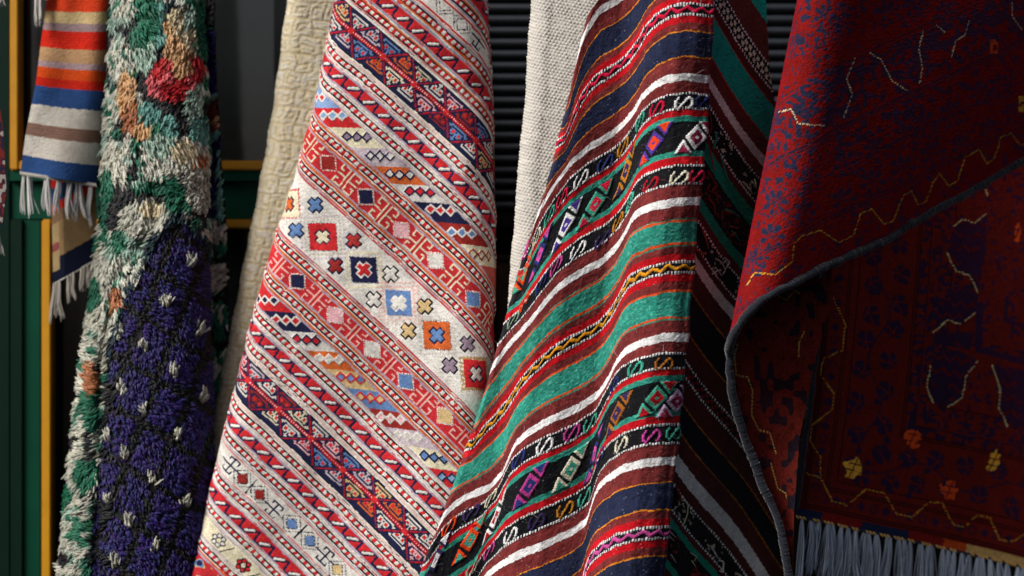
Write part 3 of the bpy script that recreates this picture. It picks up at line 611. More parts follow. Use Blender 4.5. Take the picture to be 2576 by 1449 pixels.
# ================================================================== QUILTED CREAM TEXTILE
cq = thing('quilted_cloth', 'cream and tan quilted textile with embossed key pattern, beside the shag rug', 'textile', tuple(P(620, 1180, 150)), 'rugs hung up outside the shop')
tt = np.arange(-40, 330, 2.4); vv = np.arange(-110, 1186, 2.4)
gt, gv = np.meshgrid(tt, vv, indexing='ij')
le = interp(gv, [-200, 0, 51, 114, 190, 267, 368, 552, 593, 742, 815, 931, 1038, 1170, 1190], [738, 725, 717, 710, 700, 689, 672, 638, 628, 600, 586, 560, 539, 525, 523]) + 1.5 * np.sin(gv / 19.)
Rw = 40.; ph = gt / Rw
uc = le + np.where(ph < 1.57, Rw * (1 - np.cos(ph)), Rw + (gt - Rw * 1.57)); yc = np.where(ph < 1.57, -Rw * np.sin(ph), -Rw) + 335 + 8 * np.sin(gv / 120.)
# key-pattern: stepped cells with random spirals
px = (gt + 6 * np.sin(gv / 37.) + 16 * noise2(gv / 40., gt / 60., 2)) * .80; py = (gv + 9 * noise2(gt / 25., gv / 40, 5) - .12 * gt) * .86
rr = np.floor(py / 38.); off = (rr % 2) * 17 + 9 * np.sin(rr * 7.1); cxi = np.floor((px + off) / 37.); lx = (px + off) % 37.; ly = py % 38.
rnd = np.sin(rr * 12.9898 + cxi * 78.233) * 43758.5453; rnd -= np.floor(rnd)
dl = np.minimum(np.minimum(lx, 37 - lx), np.minimum(ly, 38 - ly))
def seg_(x0, y0, x1, y1):
    dx, dy = x1 - x0, y1 - y0; t = np.clip(((lx - x0) * dx + (ly - y0) * dy) / (dx * dx + dy * dy), 0, 1); return np.hypot(lx - x0 - t * dx, ly - y0 - t * dy)
in1 = np.minimum(seg_(10, 12, 28, 12), np.minimum(seg_(10, 12, 10, 27), seg_(10, 27, 22, 27)))
in2 = np.minimum(seg_(0, 19, 22, 19), seg_(22, 19, 22, 30)); in3 = np.minimum(seg_(18, 0, 18, 26), seg_(18, 26, 37, 26)); in4 = np.minimum(seg_(12, 14, 26, 14), np.minimum(seg_(26, 14, 26, 26), np.minimum(seg_(12, 26, 26, 26), seg_(12, 14, 12, 26))))
inn = np.where(rnd < .3, in1, np.where(rnd < .5, in2, np.where(rnd < .72, in3, in4)))
drop = np.where((rnd > .86), 9, 0)
dg = np.minimum(dl + drop * .4, inn)
gro = np.clip(dg / (3.6 + 2 * noise2(gt / 30, gv / 30, 4)), 0, 1); gro = gro * gro * (3 - 2 * gro)
X = P(uc, gv, yc); n = normals(X); sgn = -1 if n[90, 300, 1] > 0 else 1
X = X + n * sgn * S * (gro * 1.5 + 1.9 * noise2(px / 7, py / 3., 44) + .35 * R_.standard_normal(gt.shape))[..., None]
gc = centre(gro); pc = centre(noise2(px / 22, py / 18, 15))
cc = hx('b8a882') * (1 - gc[..., None]) + gc[..., None] * (hx('c0b598') * (1 - pc[..., None]) + hx('c6c1b2') * pc[..., None])
cc = cc * (.84 + .26 * centre(noise2(px / 3, py / 9, 19)))[..., None]
link('quilted_face', grid_mesh('quilt_cloth', X, cc, flip=sgn < 0), M_bead, cq)
n_ = 130; bu = R_.uniform(0, 130, n_); ths = np.linspace(0, 1, 5)
cen = P((523 + bu)[:, None] + R_.uniform(-8, 8, (n_, 1)) * ths, 1182 + R_.uniform(12, 34, (n_, 1)) * ths, (300 + 0 * bu)[:, None] + R_.uniform(-14, 4, (n_, 1)) * ths)
link('end_fringe', tubes('end_fringe', cen, 1.6 * S * (1 - .6 * ths)[None], np.tile(hx('9a8660'), (n_, 1)) * R_.uniform(.7, 1.1, (n_, 1)), 4), M_cotton, cq, kind='stuff')

# ================================================================== SHAG RUG
sg = thing('shag_rug', 'thick shag rug with a red flower, green leaves and a spotted purple field', 'rug', tuple(P(380, 1500, 150)), 'rugs hung up outside the shop')
SL = ([-200, 0, 200, 350, 600, 760, 900, 1050, 1250, 1449, 1700], [296, 289, 276, 268, 252, 230, 213, 193, 173, 152, 128])
SRt = ([-200, 0, 350, 600, 800, 1100, 1449, 1700], [498, 505, 518, 520, 526, 533, 536, 536])
def shag_surf(s, v_):
    l = interp(v_, *SL); r = interp(v_, *SRt); an = (s - .5) * 2 * 1.45 ; uu_ = (l + r) / 2 + (r - l) / 2 * np.sin(an) / math.sin(1.45)
    c_ = interp(v_, [500, 560, 700, 900, 1449], [.5, .5, .25, .24, .32])          # crease between side face and field
    return uu_, 270 - (r - l) * .33 * np.cos(an) + 16 * np.exp(-((s - c_) / .035) ** 2) * (v_ > 450)
def shag_side(s, v_):                    # sliver of the rug behind, to the right
    r = interp(v_, *SRt); e = interp(v_, [-200, 0, 200, 400, 560, 700, 850, 950, 1080, 1250, 1600], [530, 538, 544, 556, 568, 575, 572, 566, 552, 540, 530])
    return r - 30 + (e - r + 30) * s, 300 + 30 * s + 25 * np.sin(s * 3)
s1, v1 = np.meshgrid(np.linspace(-.02, 1.02, 60), np.arange(-110, 1570, 10.), indexing='ij'); uu_, yy_ = shag_surf(s1, v1)
bcol = np.broadcast_to(hx('0f1016'), (59, s1.shape[1] - 1, 3)); link('backing', grid_mesh('shag_backing', P(uu_, v1, yy_), bcol), M_yarn, sg)
uu_, yy_ = shag_side(s1, v1); link('backing', grid_mesh('shag_backing_side', P(uu_, v1, yy_), bcol), M_yarn, sg)
SC = {'W': 'c4c3b4', 'G': '1d6b50', 'M': '6aa296', 'K': '0b0d14', 'P': '291f60', 'O': 'd4a878', 'T': 'b06f45', 'R': 'b8161f', 'I': 'd8666a', 'L': '9fb8a8', 'D': '0c2f3a', 'B': '6b2520', 'C': 'd2c4a0'}
SC = {k: hx(v_) for k, v_ in SC.items()}
spots = [(340, 718), (416, 764), (300, 827), (498, 837), (362, 875), (437, 939), (310, 985), (509, 1005), (368, 1038), (269, 1099), (447, 1102), (320, 1150), (386, 1208), (277, 1262), (467, 1267), (330, 1317), (391, 1378), (292, 1422), (480, 666)]
def ell(u_, v_, cu, cv, ru_, rv_, rot=0.0):
    c, s = math.cos(rot), math.sin(rot); x = (u_ - cu) * c + (v_ - cv) * s; yv = -(u_ - cu) * s + (v_ - cv) * c; return (x / ru_) ** 2 + (yv / rv_) ** 2 < 1
def shag_col(u_, v_):
    n1 = noise2(u_ / 34 + 3, v_ / 34, 3); n2 = noise2(u_ / 17, v_ / 22 + 9, 5); rnd = R_.random(u_.shape)
    k = np.full(u_.shape, 'K')
    k[n1 > .50] = 'W'; k[(n2 > .66)] = 'G'; k[(n2 > .60) & (n2 < .66)] = 'L'; k[(n2 < .18)] = 'K'
    up = v_ < 330
    m_ = (u_ < 335) & (v_ < 420); k[m_] = np.where(n2[m_] > .66, 'L', np.where(n1[m_] < .30, 'K', 'W')); k[m_ & (n2 < .22)] = 'G'
    k[ell(u_, v_, 400, 60, 38, 75)] = 'M'; k[ell(u_, v_, 372, 40, 26, 60)] = 'G'; k[ell(u_, v_, 432, 25, 26, 36)] = 'D'; k[ell(u_, v_, 395, 175, 52, 70, .3)] = 'K'; k[ell(u_, v_, 500, 60, 14, 80)] = 'G'
    k[ell(u_, v_, 365, 130, 26, 40)] = 'L'; k[ell(u_, v_, 352, 85, 22, 30)] = 'G'
    k[ell(u_, v_, 455, 80, 40, 72, -.2)] = 'C'; k[ell(u_, v_, 440, 115, 26, 34)] = 'O'; k[ell(u_, v_, 425, 62, 16, 22)] = 'O'; k[ell(u_, v_, 478, 40, 14, 30)] = 'L'
    k[ell(u_, v_, 440, 265, 85, 44)] = 'K'; k[ell(u_, v_, 470, 300, 36, 60)] = 'K'
    k[ell(u_, v_, 433, 196, 58, 50)] = 'I'; k[ell(u_, v_, 425, 168, 44, 28)] = 'R'; k[ell(u_, v_, 448, 215, 34, 34)] = 'R'; k[ell(u_, v_, 430, 188, 20, 14)] = 'I'; k[ell(u_, v_, 492, 165, 16, 34)] = 'R'; k[ell(u_, v_, 462, 150, 20, 44)] = 'O'
    k[ell(u_, v_, 326, 232, 22, 62)] = 'O'; k[ell(u_, v_, 338, 290, 20, 44)] = 'T'; k[ell(u_, v_, 362, 318, 20, 34)] = 'O'
    k[ell(u_, v_, 380, 278, 34, 24, .7)] = 'M'; k[ell(u_, v_, 428, 318, 20, 36)] = 'M'; k[ell(u_, v_, 490, 260, 18, 46)] = 'L'; k[ell(u_, v_, 500, 330, 18, 40)] = 'M'
    k[ell(u_, v_, 440, 408, 84, 68, -.3)] = 'W'; k[ell(u_, v_, 400, 360, 40, 32)] = 'L'; k[ell(u_, v_, 458, 370, 30, 30)] = 'C'; k[ell(u_, v_, 500, 400, 12, 30)] = 'T'
    k[ell(u_, v_, 410, 468, 66, 30)] = 'G'; k[ell(u_, v_, 360, 490, 60, 22)] = 'K'; k[ell(u_, v_, 500, 470, 26, 60)] = 'W'; k[ell(u_, v_, 445, 510, 40, 22)] = 'G'
    k[ell(u_, v_, 365, 548, 70, 52, -.5)] = 'W'; k[ell(u_, v_, 385, 520, 30, 22)] = 'C'; k[ell(u_, v_, 290, 430, 26, 90)] = 'W'; k[ell(u_, v_, 275, 470, 12, 60)] = 'G'; k[ell(u_, v_, 300, 520, 14, 70)] = 'K'
    k[ell(u_, v_, 320, 630, 44, 50)] = 'L'; k[ell(u_, v_, 310, 600, 22, 26)] = 'G'; k[ell(u_, v_, 300, 690, 26, 30)] = 'W'
    # purple field
    ledge = interp(v_, [540, 700, 760, 900, 1100, 1300, 1449, 1600], [455, 335, 312, 282, 262, 240, 228, 215]); redge = interp(v_, [540, 600, 700, 1449], [456, 512, 530, 560])
    f = (v_ > 540) & (u_ > ledge) & (u_ < redge); k[(v_ > 525) & (u_ > ledge - 20) & (u_ < redge + 12) & ~f & (v_ < 900)] = 'D'; k[f] = 'P'
    lp = ((u_ - 340) * 109 + (v_ - 718) * 40) / 10124.; lq = ((v_ - 718) * 76 - (u_ - 340) * 46) / 10124.
    k[f & ((np.abs(lp % 1 - .5) < .12) | (np.abs(lq % 1 - .5) < .085))] = 'K'; k[f & (R_.random(u_.shape) < .06)] = 'K'
    lo = (v_ > 640) & (u_ < ledge - 8)
    k[lo] = 'W'; k[lo & (n2 > .70)] = 'G'; k[lo & (n2 > .62) & (n2 < .70)] = 'L'; k[lo & (np.abs(u_ - (ledge - 26)) < 7) & (n1 > .35)] = 'K'; k[lo & (n2 < .17)] = 'K'
    for e in ((236, 960, 20, 46, 'T'), (246, 1040, 26, 44, 'G'), (222, 1010, 12, 22, 'G'), (218, 1190, 24, 40, 'G'), (290, 745, 16, 30, 'T'), (240, 730, 20, 44, 'G'), (180, 1245, 14, 34, 'G'), (210, 1330, 20, 30, 'G'), (170, 1400, 16, 22, 'K'), (268, 880, 14, 60, 'W')):
        k[lo & ell(u_, v_, *e[:4])] = e[4]
    for cu, cv in spots: k[ell(u_, v_, cu, cv, 9.5, 13) & f] = 'W'
    return k
def shag_side_col(u_, v_):
    n2 = noise2(u_ / 14, v_ / 22, 25); k = np.where(n2 > .6, 'G', 'K'); k[(n2 > .5) & (n2 < .6)] = 'L'
    for a0, b0, c in ((-120, 70, 'K'), (78, 232, 'P'), (232, 252, 'M'), (252, 322, 'B'), (322, 342, 'M'), (342, 545, 'P')): k[(v_ >= a0) & (v_ < b0)] = c
    k[(v_ > 262) & (v_ < 312) & (np.abs(u_ - 534) > 14)] = 'O'; k[(v_ > 342) & (v_ < 545) & (u_ > 552)] = 'M'
    k[ell(u_, v_, 545, 575, 26, 28)] = 'W'; k[ell(u_, v_, 552, 690, 24, 36)] = 'W'; k[(v_ > 730) & (n2 > .35)] = 'G'; k[(v_ > 730) & (n2 > .72)] = 'W'; k[ell(u_, v_, 545, 640, 20, 20)] = 'K'
    return k
def tufts(N, surf, colf, smin, smax, vdens):
    s = R_.uniform(smin, smax, N); v_ = R_.uniform(-105, 1560, N); uu_, yy_ = surf(s, v_); k = colf(uu_, v_)
    e = 1e-3; ua_, ya_ = surf(s + e, v_); ta = P(ua_, v_, ya_) - P(uu_, v_, yy_); ta /= np.linalg.norm(ta, axis=1, keepdims=True)
    p0 = P(uu_, v_, yy_); nn = np.stack([ta[:, 1], -ta[:, 0], 0 * s], 1); nn /= np.linalg.norm(nn, axis=1, keepdims=True); nn[nn[:, 1] > .6] *= 1
    isP = (k == 'P') | ((k == 'K') & (v_ > 560) & (uu_ > 300))
    th = 1.95 + 2.2 * (noise2(uu_ / 75, v_ / 75, 41) - .5) + R_.normal(0, .2, N); th = np.where((v_ > 600) & (uu_ < 290), th + .45, th)      # angle in the cloth: 1.57 is straight down
    th = np.where(isP, 1.05 + .8 * np.sin(uu_ / 60 + v_ / 45) * .6 + R_.normal(0, .3, N), th)
    ledge_ = interp(v_, [540, 700, 900, 1100, 1449, 1600], [455, 335, 282, 262, 228, 215]); th = np.where((k == 'W') & (v_ > 600) & (uu_ > ledge_ + 6) & (uu_ < 530), -1.5 + R_.normal(0, .3, N), th)
    dirn = ta * np.cos(th)[:, None] + np.array([0, 0, -1.]) * np.sin(th)[:, None]
    L_ = np.where(isP, 12, 20) * R_.uniform(.75, 1.25, N) * S; nst = 2
    K_ = np.linspace(0, 1, 4); cens = []; cl = []; rads = []
    c0 = np.array([SC[q] for q in k]); c0 = c0 * R_.uniform(.72, 1.15, (N, 1)) + R_.normal(0, .006, (N, 3)); c0 = np.clip(c0, .004, .75)
    side = np.cross(nn, dirn)
    for q in range(nst):
        jit = R_.normal(0, .16, (N, 3)); d_ = dirn + jit; lift = R_.uniform(.30, .7, (N, 1)) * np.where(k == 'K', .55, 1.0)[:, None]; sp = (.5 - q) * .16
        off = side * (q - .5) * 4.2 * S + R_.normal(0, 1.2, (N, 3)) * S
        cen = p0[:, None] + off[:, None] + L_[:, None, None] * (d_[:, None] * (K_ ** 1.3)[None, :, None] + nn[:, None] * lift[:, None] * (1.5 * K_ - .75 * K_ ** 2)[None, :, None] + (side * sp)[:, None] * (K_ ** 2)[None, :, None])
        cens.append(cen); cl.append(np.clip(c0 * R_.uniform(.88, 1.1, (N, 1)), 0, .8)); rads.append(np.tile(np.array([2.2, 3.1, 2.8, 1.1]) * S, (N, 1)) * np.where(isP, .85, 1.0)[:, None])
    return np.concatenate(cens), np.concatenate(rads), np.concatenate(cl)
ce, ra, cl = tufts(20500, shag_surf, shag_col, -.01, 1.01, 1); link('pile_tufts', tubes('pile_tufts', ce, ra, cl, 3), M_yarn, sg, kind='stuff')
ce, ra, cl = tufts(3600, shag_side, shag_side_col, 0, 1.0, 1); link('pile_tufts', tubes('pile_tufts_side', ce, ra, cl, 3), M_yarn, sg, kind='stuff')

# ================================================================== TASSELS
def tassel(parent, u_, v_, L_, y0, c, lean=0.0, nst=9, spread=7, rad=1.5, name='tassel', mat=None, wave=3.2):
    K_ = np.linspace(0, 1, 9); q = R_.normal(0, 1, (nst, 3)); ph_ = R_.uniform(0, 6, (nst, 1)); len_ = L_ * R_.uniform(.86, 1.05, (nst, 1))
    sway = R_.normal(0, wave) * np.sin(K_ * R_.uniform(2.5, 5) + R_.uniform(0, 3)) * K_ + R_.normal(0, 1.5) * np.sin(K_ * 8) * K_
    uu_ = u_ + q[:, :1] * spread * .25 * (0.35 + .9 * np.sin(K_ * 2.2) ** .8 + .3 * K_) + lean * K_ ** 1.4 + sway + 1.6 * np.sin(K_ * 5 + ph_) * K_; vv_ = v_ + len_ * K_; yy_ = y0 + q[:, 1:2] * spread * .3 * (.4 + K_)
    loose = (R_.random((nst, 1)) < .12) * R_.normal(0, 9, (nst, 1)); uu_ = uu_ + loose * K_ ** 2
    cen = P(uu_, vv_, yy_); ra_ = rad * S * np.array([1.1, 1.2, 1.1, 1.05, 1.0, 1.0, 1.0, .95, .6])[None]
    cs = np.clip(np.tile(hx(c), (nst, 1)) * R_.uniform(.62, 1.12, (nst, 1)), 0, .8)
    return link(name, tubes(name, cen, np.tile(ra_, (nst, 1)), cs, 5), mat or M_cotton, parent)

# ================================================================== STRIPED KILIM, TOP LEFT, with white tassels
tk = thing('striped_kilim', 'orange, cream and blue striped kilim end with white tassels, hanging at upper left', 'rug', tuple(P(150, 470, 170)), 'rugs hung up outside the shop')
ST_ = [(-.35, 'tan'), (-.20, 'ror'), (-.14, 'tan'), (.06, 'ror'), (.064, 'tan'), (.128, 'crm'), (.172, 'mau'), (.272, 'red'), (.35, 'tan'), (.385, 'lil'), (.445, 'ora'), (.495, 'red'), (.603, 'blu'), (.712, 'wht'), (.782, 'brn'), (.902, 'wht'), (1.2, 'blu')]
SCo = {k: hx(v_) for k, v_ in dict(tan='b48e68', ror='cc3f1e', crm='c2aa7c', mau='967f80', red='cc2a1a', lil='a68d90', ora='d04c1a', blu='2f4f84', wht='d6d0c4', brn='8f6f60').items()}
uu = np.linspace(0, 1, 96); tt = np.linspace(-.25, 1.0, 330); gs, gt = np.meshgrid(uu, tt, indexing='ij')
vt = gt * interp(gs, [0, 1], [432, 462]) ; lu = interp(vt, [-120, 0, 100, 213, 330, 432], [132, 118, 104, 90, 66, 52]); ru2 = interp(vt, [-120, 0, 100, 250, 350, 420, 463], [276, 271, 268, 264, 256, 250, 243])
ux = lu + (ru2 - lu) * gs; vx = vt + 5 * np.sin(gs * 3.1) * .6; yx = 300 - 34 * gs - 14 * np.sin(gs * 3.0) - 7 * np.sin(gs * 8 + gt * 3) + 26 * gs ** 6
tc_ = centre(gt) + .004 * (noise2(centre(gs) * 30, centre(gt) * 12, 3) - .5)
cc = np.array([SCo[e[1]] for e in ST_])[np.clip(np.searchsorted([e[0] for e in ST_], tc_), 0, len(ST_) - 1)].copy()
warp = .5 + .5 * np.sin(centre(gs) * 2 * np.pi * 34); weft = .5 + .5 * np.sin(tc_ * 2 * np.pi * 66)
rb = ((tc_ > .064) & (tc_ < .385))
cc *= np.where(rb, .80 + .3 * warp, .90 + .15 * warp)[..., None] * np.where((tc_ > .172) & (tc_ < .272) | (tc_ > .712) & (tc_ < .782), .78 + .34 * weft, 1)[..., None] * R_.uniform(.9, 1.08, tc_.shape)[..., None]
wv_ = .5 + .5 * np.sin(gs * 2 * np.pi * 34)
X = P(ux, vx, yx); n = normals(X); sgn = -1 if n[40, 100, 1] > 0 else 1; X = X + n * sgn * S * (.9 * wv_ + .4 * R_.standard_normal(gs.shape))[..., None]
link('woven_cloth', grid_mesh('stripe_cloth', X, cc, flip=sgn < 0), M_flat, tk)
Xb = X[::8, ::8].copy(); Xb[..., 1] += 9 * S; link('lining', grid_mesh('stripe_back', Xb, np.broadcast_to(hx('8f7a62'), (Xb.shape[0] - 1, Xb.shape[1] - 1, 3)), flip=sgn > 0), M_flat, tk)
eu = np.linspace(0, 1, 46); ev = 432 + 30 * eu + 3 * np.sin(eu * 3.1)
nk = 44; ku = np.linspace(53, 241, nk); kv = 434 + (ku - 53) / 190 * 30
cen = P(ku[:, None] + np.linspace(-2.4, 2.4, 4), kv[:, None] + np.linspace(-3, 7, 4), 280 + 0 * ku[:, None] + np.zeros(4)); link('knotted_edge', tubes('knotted_edge', cen, np.array([1.4, 2.6, 2.6, 1.3]) * S, np.tile(hx('cfcac0'), (nk, 1)), 6), M_cotton, tk)
for u_, L_, ln in ((60, 98, 0), (70, 105, 3), (78, 78, -2), (114, 84, 0), (121, 92, 5), (150, 80, -4), (146, 88, -12), (172, 92, -4), (179, 88, -12), (193, 80, -6), (199, 96, -6), (203, 92, 14), (226, 98, -2), (231, 104, -6)):
    tassel(tk, u_, 438 + (u_ - 53) / 190 * 30, L_, 282 + R_.normal(0, 4), 'e4e2de', ln)

# second striped rug behind, its corner with tassels
t2 = thing('striped_rug', 'tan and navy rug corner with grey white tassels, below the orange striped kilim', 'rug', tuple(P(180, 720, 250)), 'rugs hung up outside the shop')
gs, gt = np.meshgrid(np.linspace(0, 1, 60), np.linspace(0, 1, 90), indexing='ij')
lu = 128 + 6 * gt; top = 440.; bot = 716 - 62 * gs
ux = lu + 112 * gs; vx = top + (bot - top) * gt; yx = 352 + 22 * np.abs(gs - .25) + 10 * gt
q = centre(716 - 62 * gs - vx)
cc = np.array([hx(c) for c in ('c7c2b8', '12182c', '8c7350', '7c6248', 'b82a1c', '2b3f6a', 'b8241c')])[np.searchsorted([4, 62, 150, 178, 200, 240], q)]
fold = centre(gs) < .16; cc[fold & (q > 30) & (q < 150)] = hx('a58e66'); cc[fold & (q > 80) & (q < 100)] = hx('8c4a48')
link('woven_cloth', grid_mesh('corner_cloth', P(ux, vx, yx), cc * R_.uniform(.9, 1.1, q.shape)[..., None]), M_flat, t2)
for u_, L_ in ((136, 98), (142, 88), (150, 100), (171, 74), (180, 66), (186, 72), (205, 58), (213, 54), (221, 60), (232, 50)):
    tassel(t2, u_, 714 - (u_ - 134) * .56, L_, 346, 'aea79c', R_.normal(0, 3), 8)

# slivers at the frame's left edge and the tassel above
t3 = thing('patterned_rug', 'dark red and grey patterned rug, only its edge showing at the far left', 'rug', tuple(P(-40, 620, 120)), 'rugs hung up outside the shop')
gs, gt = np.meshgrid(np.linspace(0, 1, 70), np.linspace(0, 1, 260), indexing='ij')
vx = -60 + 660 * gt; ue = interp(vx, [-60, 250, 330, 480, 560, 600], [-26, -2, 8, 16, 6, -14]); ux = ue - 110 * (1 - gs); yx = 130 - 25 * np.sin(gs * 3.14 * .5 + .4)
q1 = centre(noise2(ux / 9, vx / 12, 8)); cc = np.where((q1 > .6)[..., None], hx('a8a29c'), np.where((q1 > .45)[..., None], hx('5c1f22'), np.where((q1 > .3)[..., None], hx('252a40'), hx('7c2a2a'))))
link('woven_cloth', grid_mesh('sliver_cloth', P(ux, vx, yx), cc), M_flat, t3); tassel(t3, -3, 592, 50, 125, 'c8c4bc', 6)
t4 = thing('fringed_rug', 'rug end above the frame with one white tassel hanging at top left', 'rug', tuple(P(80, -20, 260)), 'rugs hung up outside the shop')
gs, gt = np.meshgrid(np.linspace(0, 1, 20), np.linspace(0, 1, 12), indexing='ij')
link('woven_cloth', grid_mesh('upper_cloth', P(-20 + 140 * gs, -110 + 96 * gt + 14 * gs, 262 - 6 * np.sin(gs * 3.14)), np.broadcast_to(hx('b9a684'), (19, 11, 3))), M_flat, t4)
for u_, L_ in ((90, 76), (97, 82), (103, 70), (4, 30)): tassel(t4, u_, -8, L_ - 6, 258, 'c2beb6', 0, 8)

# ================================================================== RED PILE CARPETS
RC = {k: hx(v_) for k, v_ in dict(red='78110f', dred='6e0c0e', navy='1c2740', dk='2a0a0c', yel='b98a3a', ora='d8501c', gold='f0b43c', steel='47557c').items()}
fr_ = thing('carpet', 'red pile carpet with navy flowers, its corner folded over, edged in dark binding', 'carpet', tuple(P(2000, 1500, 0)), 'rugs hung up outside the shop')
Rf = 105.
ts = np.arange(-150, 1120, 3.3)
psi = np.where(ts < 0, -1.57 + ts / 60., np.where(ts < Rf * 1.9, -1.57 + (ts / (Rf * 1.9)) ** .9 * (1.57 + .66), .66 + .04 * np.clip((ts - 250) / 400, 0, 1))); psi = np.maximum(psi, -1.57 - 1.9)
Uo = np.cumsum(np.cos(psi)) * 3.3; Yo = np.cumsum(np.sin(psi)) * 3.3; z0 = np.argmin(np.abs(ts)); Uo -= Uo[z0]; Yo -= Yo[z0]
def vb(u_): return interp(u_, [1700, 1828, 1842, 1876, 1916, 1967, 2043, 2119, 2221, 2272, 2348, 2424, 2500, 2576, 2800], [900, 880, 836, 784, 750, 719, 681, 643, 603, 569, 523, 486, 441, 396, 262])
qs_ = np.linspace(0, 1, 330)
gU, gq = np.meshgrid(np.arange(len(ts)), qs_, indexing='ij'); gU0 = Uo[gU]; gY0 = Yo[gU]; gT = ts[gU]
uLq = 2018 - 190 * gq; fu_ = uLq + gU0; fv_ = -60 + gq * (vb(1828 + np.maximum(gU0, 0)) + 60); fy_ = -190 + gY0 + 14 * np.sin(fu_ / 110 + fv_ / 140)
cu, cv, ctt = centre(fu_), centre(fv_), centre(gT)
def carpet_pattern(u_, v_, w_, slope, lines, flowers, regions, poly, patches, seed, base):
    c = np.broadcast_to(RC['red'], u_.shape + (3,)).copy()
    Bc = v_ + slope * w_
    nz_ = noise2(w_ / 11, v_ / 11, seed)
    for b0, b1, thr_, cl_ in regions:
        m_ = (Bc > b0) & (Bc < b1) & (nz_ > thr_); c[m_] = RC[cl_]
    for fu0, fv0, r_ in flowers:
        dx, dy = w_ - fu0, v_ - fv0; near_ = (np.abs(dx) < r_ * 2) & (np.abs(dy) < r_ * 2); ii = np.nonzero(near_.ravel())[0]; x = dx.ravel()[ii]; yv = dy.ravel()[ii]; cf = c.reshape(-1, 3)
        tl = -.45 + .3 * math.sin(fu0); m_ = np.zeros(len(ii), bool)
        for an_, ds_, la, lb in ((-1.57, .62, .36, .22), (-.75, .66, .36, .22), (-2.4, .66, .36, .22), (.25, .72, .32, .2), (2.9, .72, .32, .2), (1.05, .78, .26, .15), (2.1, .78, .26, .15)):
            an_ += tl; px, py = x - r_ * ds_ * math.cos(an_), yv - r_ * ds_ * math.sin(an_); p_ = px * math.cos(an_) + py * math.sin(an_); q_ = -px * math.sin(an_) + py * math.cos(an_)
            m_ |= (p_ / (la * r_)) ** 2 + (q_ / (lb * r_ * (1 + .35 * p_ / (la * r_)))) ** 2 < 1
            m_ |= segd(x, yv, [(0, 0, r_ * ds_ * math.cos(an_), r_ * ds_ * math.sin(an_))]) < 1.0
        m_ |= segd(x, yv, [(-r_ * 1.5, r_ * .9, -r_ * .3, r_ * 1.1), (-r_ * .3, r_ * 1.1, r_ * 1.4, r_ * .5)]) < 1.3
        for q in range(4): m_ |= np.hypot(x - r_ * 1.25 * math.cos(q * 1.57 + fu0), yv - r_ * 1.25 * math.sin(q * 1.57 + fu0)) < r_ * .13
        cf[ii[m_]] = RC['navy']
    sp2 = noise2(w_ / 5.5 + 7, v_ / 6.5, seed + 3); c[(sp2 > .80) & (noise2(w_ / 60, v_ / 60, seed + 5) > .45)] = RC['navy']
    for b0, wd_ in lines: c[np.abs(Bc + 2.5 * (noise2(w_ / 12, v_ / 40, 4) - .5) - b0) < wd_] = RC['navy'] * .8
    return c, Bc
def polyline(c, u_, v_, polys, cl_, wd_, dash):
    for pl in polys:
        pl = np.array(pl, float); lo_, hi_ = pl.min(0) - 8, pl.max(0) + 8; m_ = (u_ > lo_[0]) & (u_ < hi_[0]) & (v_ > lo_[1]) & (v_ < hi_[1]); ii = np.nonzero(m_.ravel())[0]
        d_ = segd(u_.ravel()[ii], v_.ravel()[ii], [(*pl[q], *pl[q + 1]) for q in range(len(pl) - 1)]); hit = ii[d_ < wd_]
        if dash: hit = hit[((u_.ravel()[hit] * .8 + v_.ravel()[hit]) % 9) < 6.5]
        c.reshape(-1, 3)[hit] = cl_ * R_.uniform(.7, 1.15, (len(hit), 1))
def A5(l): return [(1840 + x * .508, y_ * .508) for x, y_ in l]
def A6(l): return [(1840 + x * .508, 713 + y_ * .508) for x, y_ in l]
# arc coordinate so that the pattern wraps round the fold
wq = uLq + gT * (gU0.max() / ts.max()) ; wc_ = centre(np.where(gT < 260, uLq + gT - (260 - Uo[np.argmin(np.abs(ts - 260))]), fu_))
def wof(u_, v_):      # image position to arc coordinate
    j = np.argmin((cu - u_) ** 2 + (cv - v_) ** 2 + np.where(ctt < 0, 1e9, 0)); return wc_.ravel()[j]
fl_ = [(A5([p_])[0]) for p_ in ((390, 890), (560, 805), (365, 1050), (560, 990), (200, 1170), (215, 1000), (720, 740), (860, 670), (700, 900), (850, 830), (960, 610), (1090, 560), (1000, 760), (460, 75), (315, 225), (560, 110), (780, 60), (1230, 460), (1330, 420), (1140, 720), (1280, 640), (1400, 560), (110, 1290), (900, 30), (1060, 60))]
FL = [(wof(*p_), p_[1], 33 if q < 13 else 29) for q, p_ in enumerate(fl_)]
base_lines = [A5([p_])[0] for p_ in ((520, 640), (520, 655), (700, 245), (700, 268), (700, 545), (700, 566), (600, 1020), (600, 1036), (600, 1240), (600, 1256), (520, 420), (300, 960))]
LN = [(p_[1] + .47 * wof(*p_), 1.7) for p_ in base_lines]
b_of = lambda x, y_: A5([(x, y_)])[0][1] + .47 * wof(*A5([(x, y_)])[0])
c, Bc = carpet_pattern(cu, cv, wc_, .47, LN, FL, [(b_of(700, 280), b_of(700, 400), .40, 'navy'), (b_of(520, 430), b_of(520, 620), .54, 'navy'), (b_of(700, 120), b_of(700, 240), .8, 'navy'), (b_of(600, 1045), b_of(600, 1235), .76, 'navy'), (b_of(520, 660), b_of(520, 760), .60, 'navy'), (b_of(700, -300), b_of(700, 100), .70, 'navy')], None, None, 17, 'red')
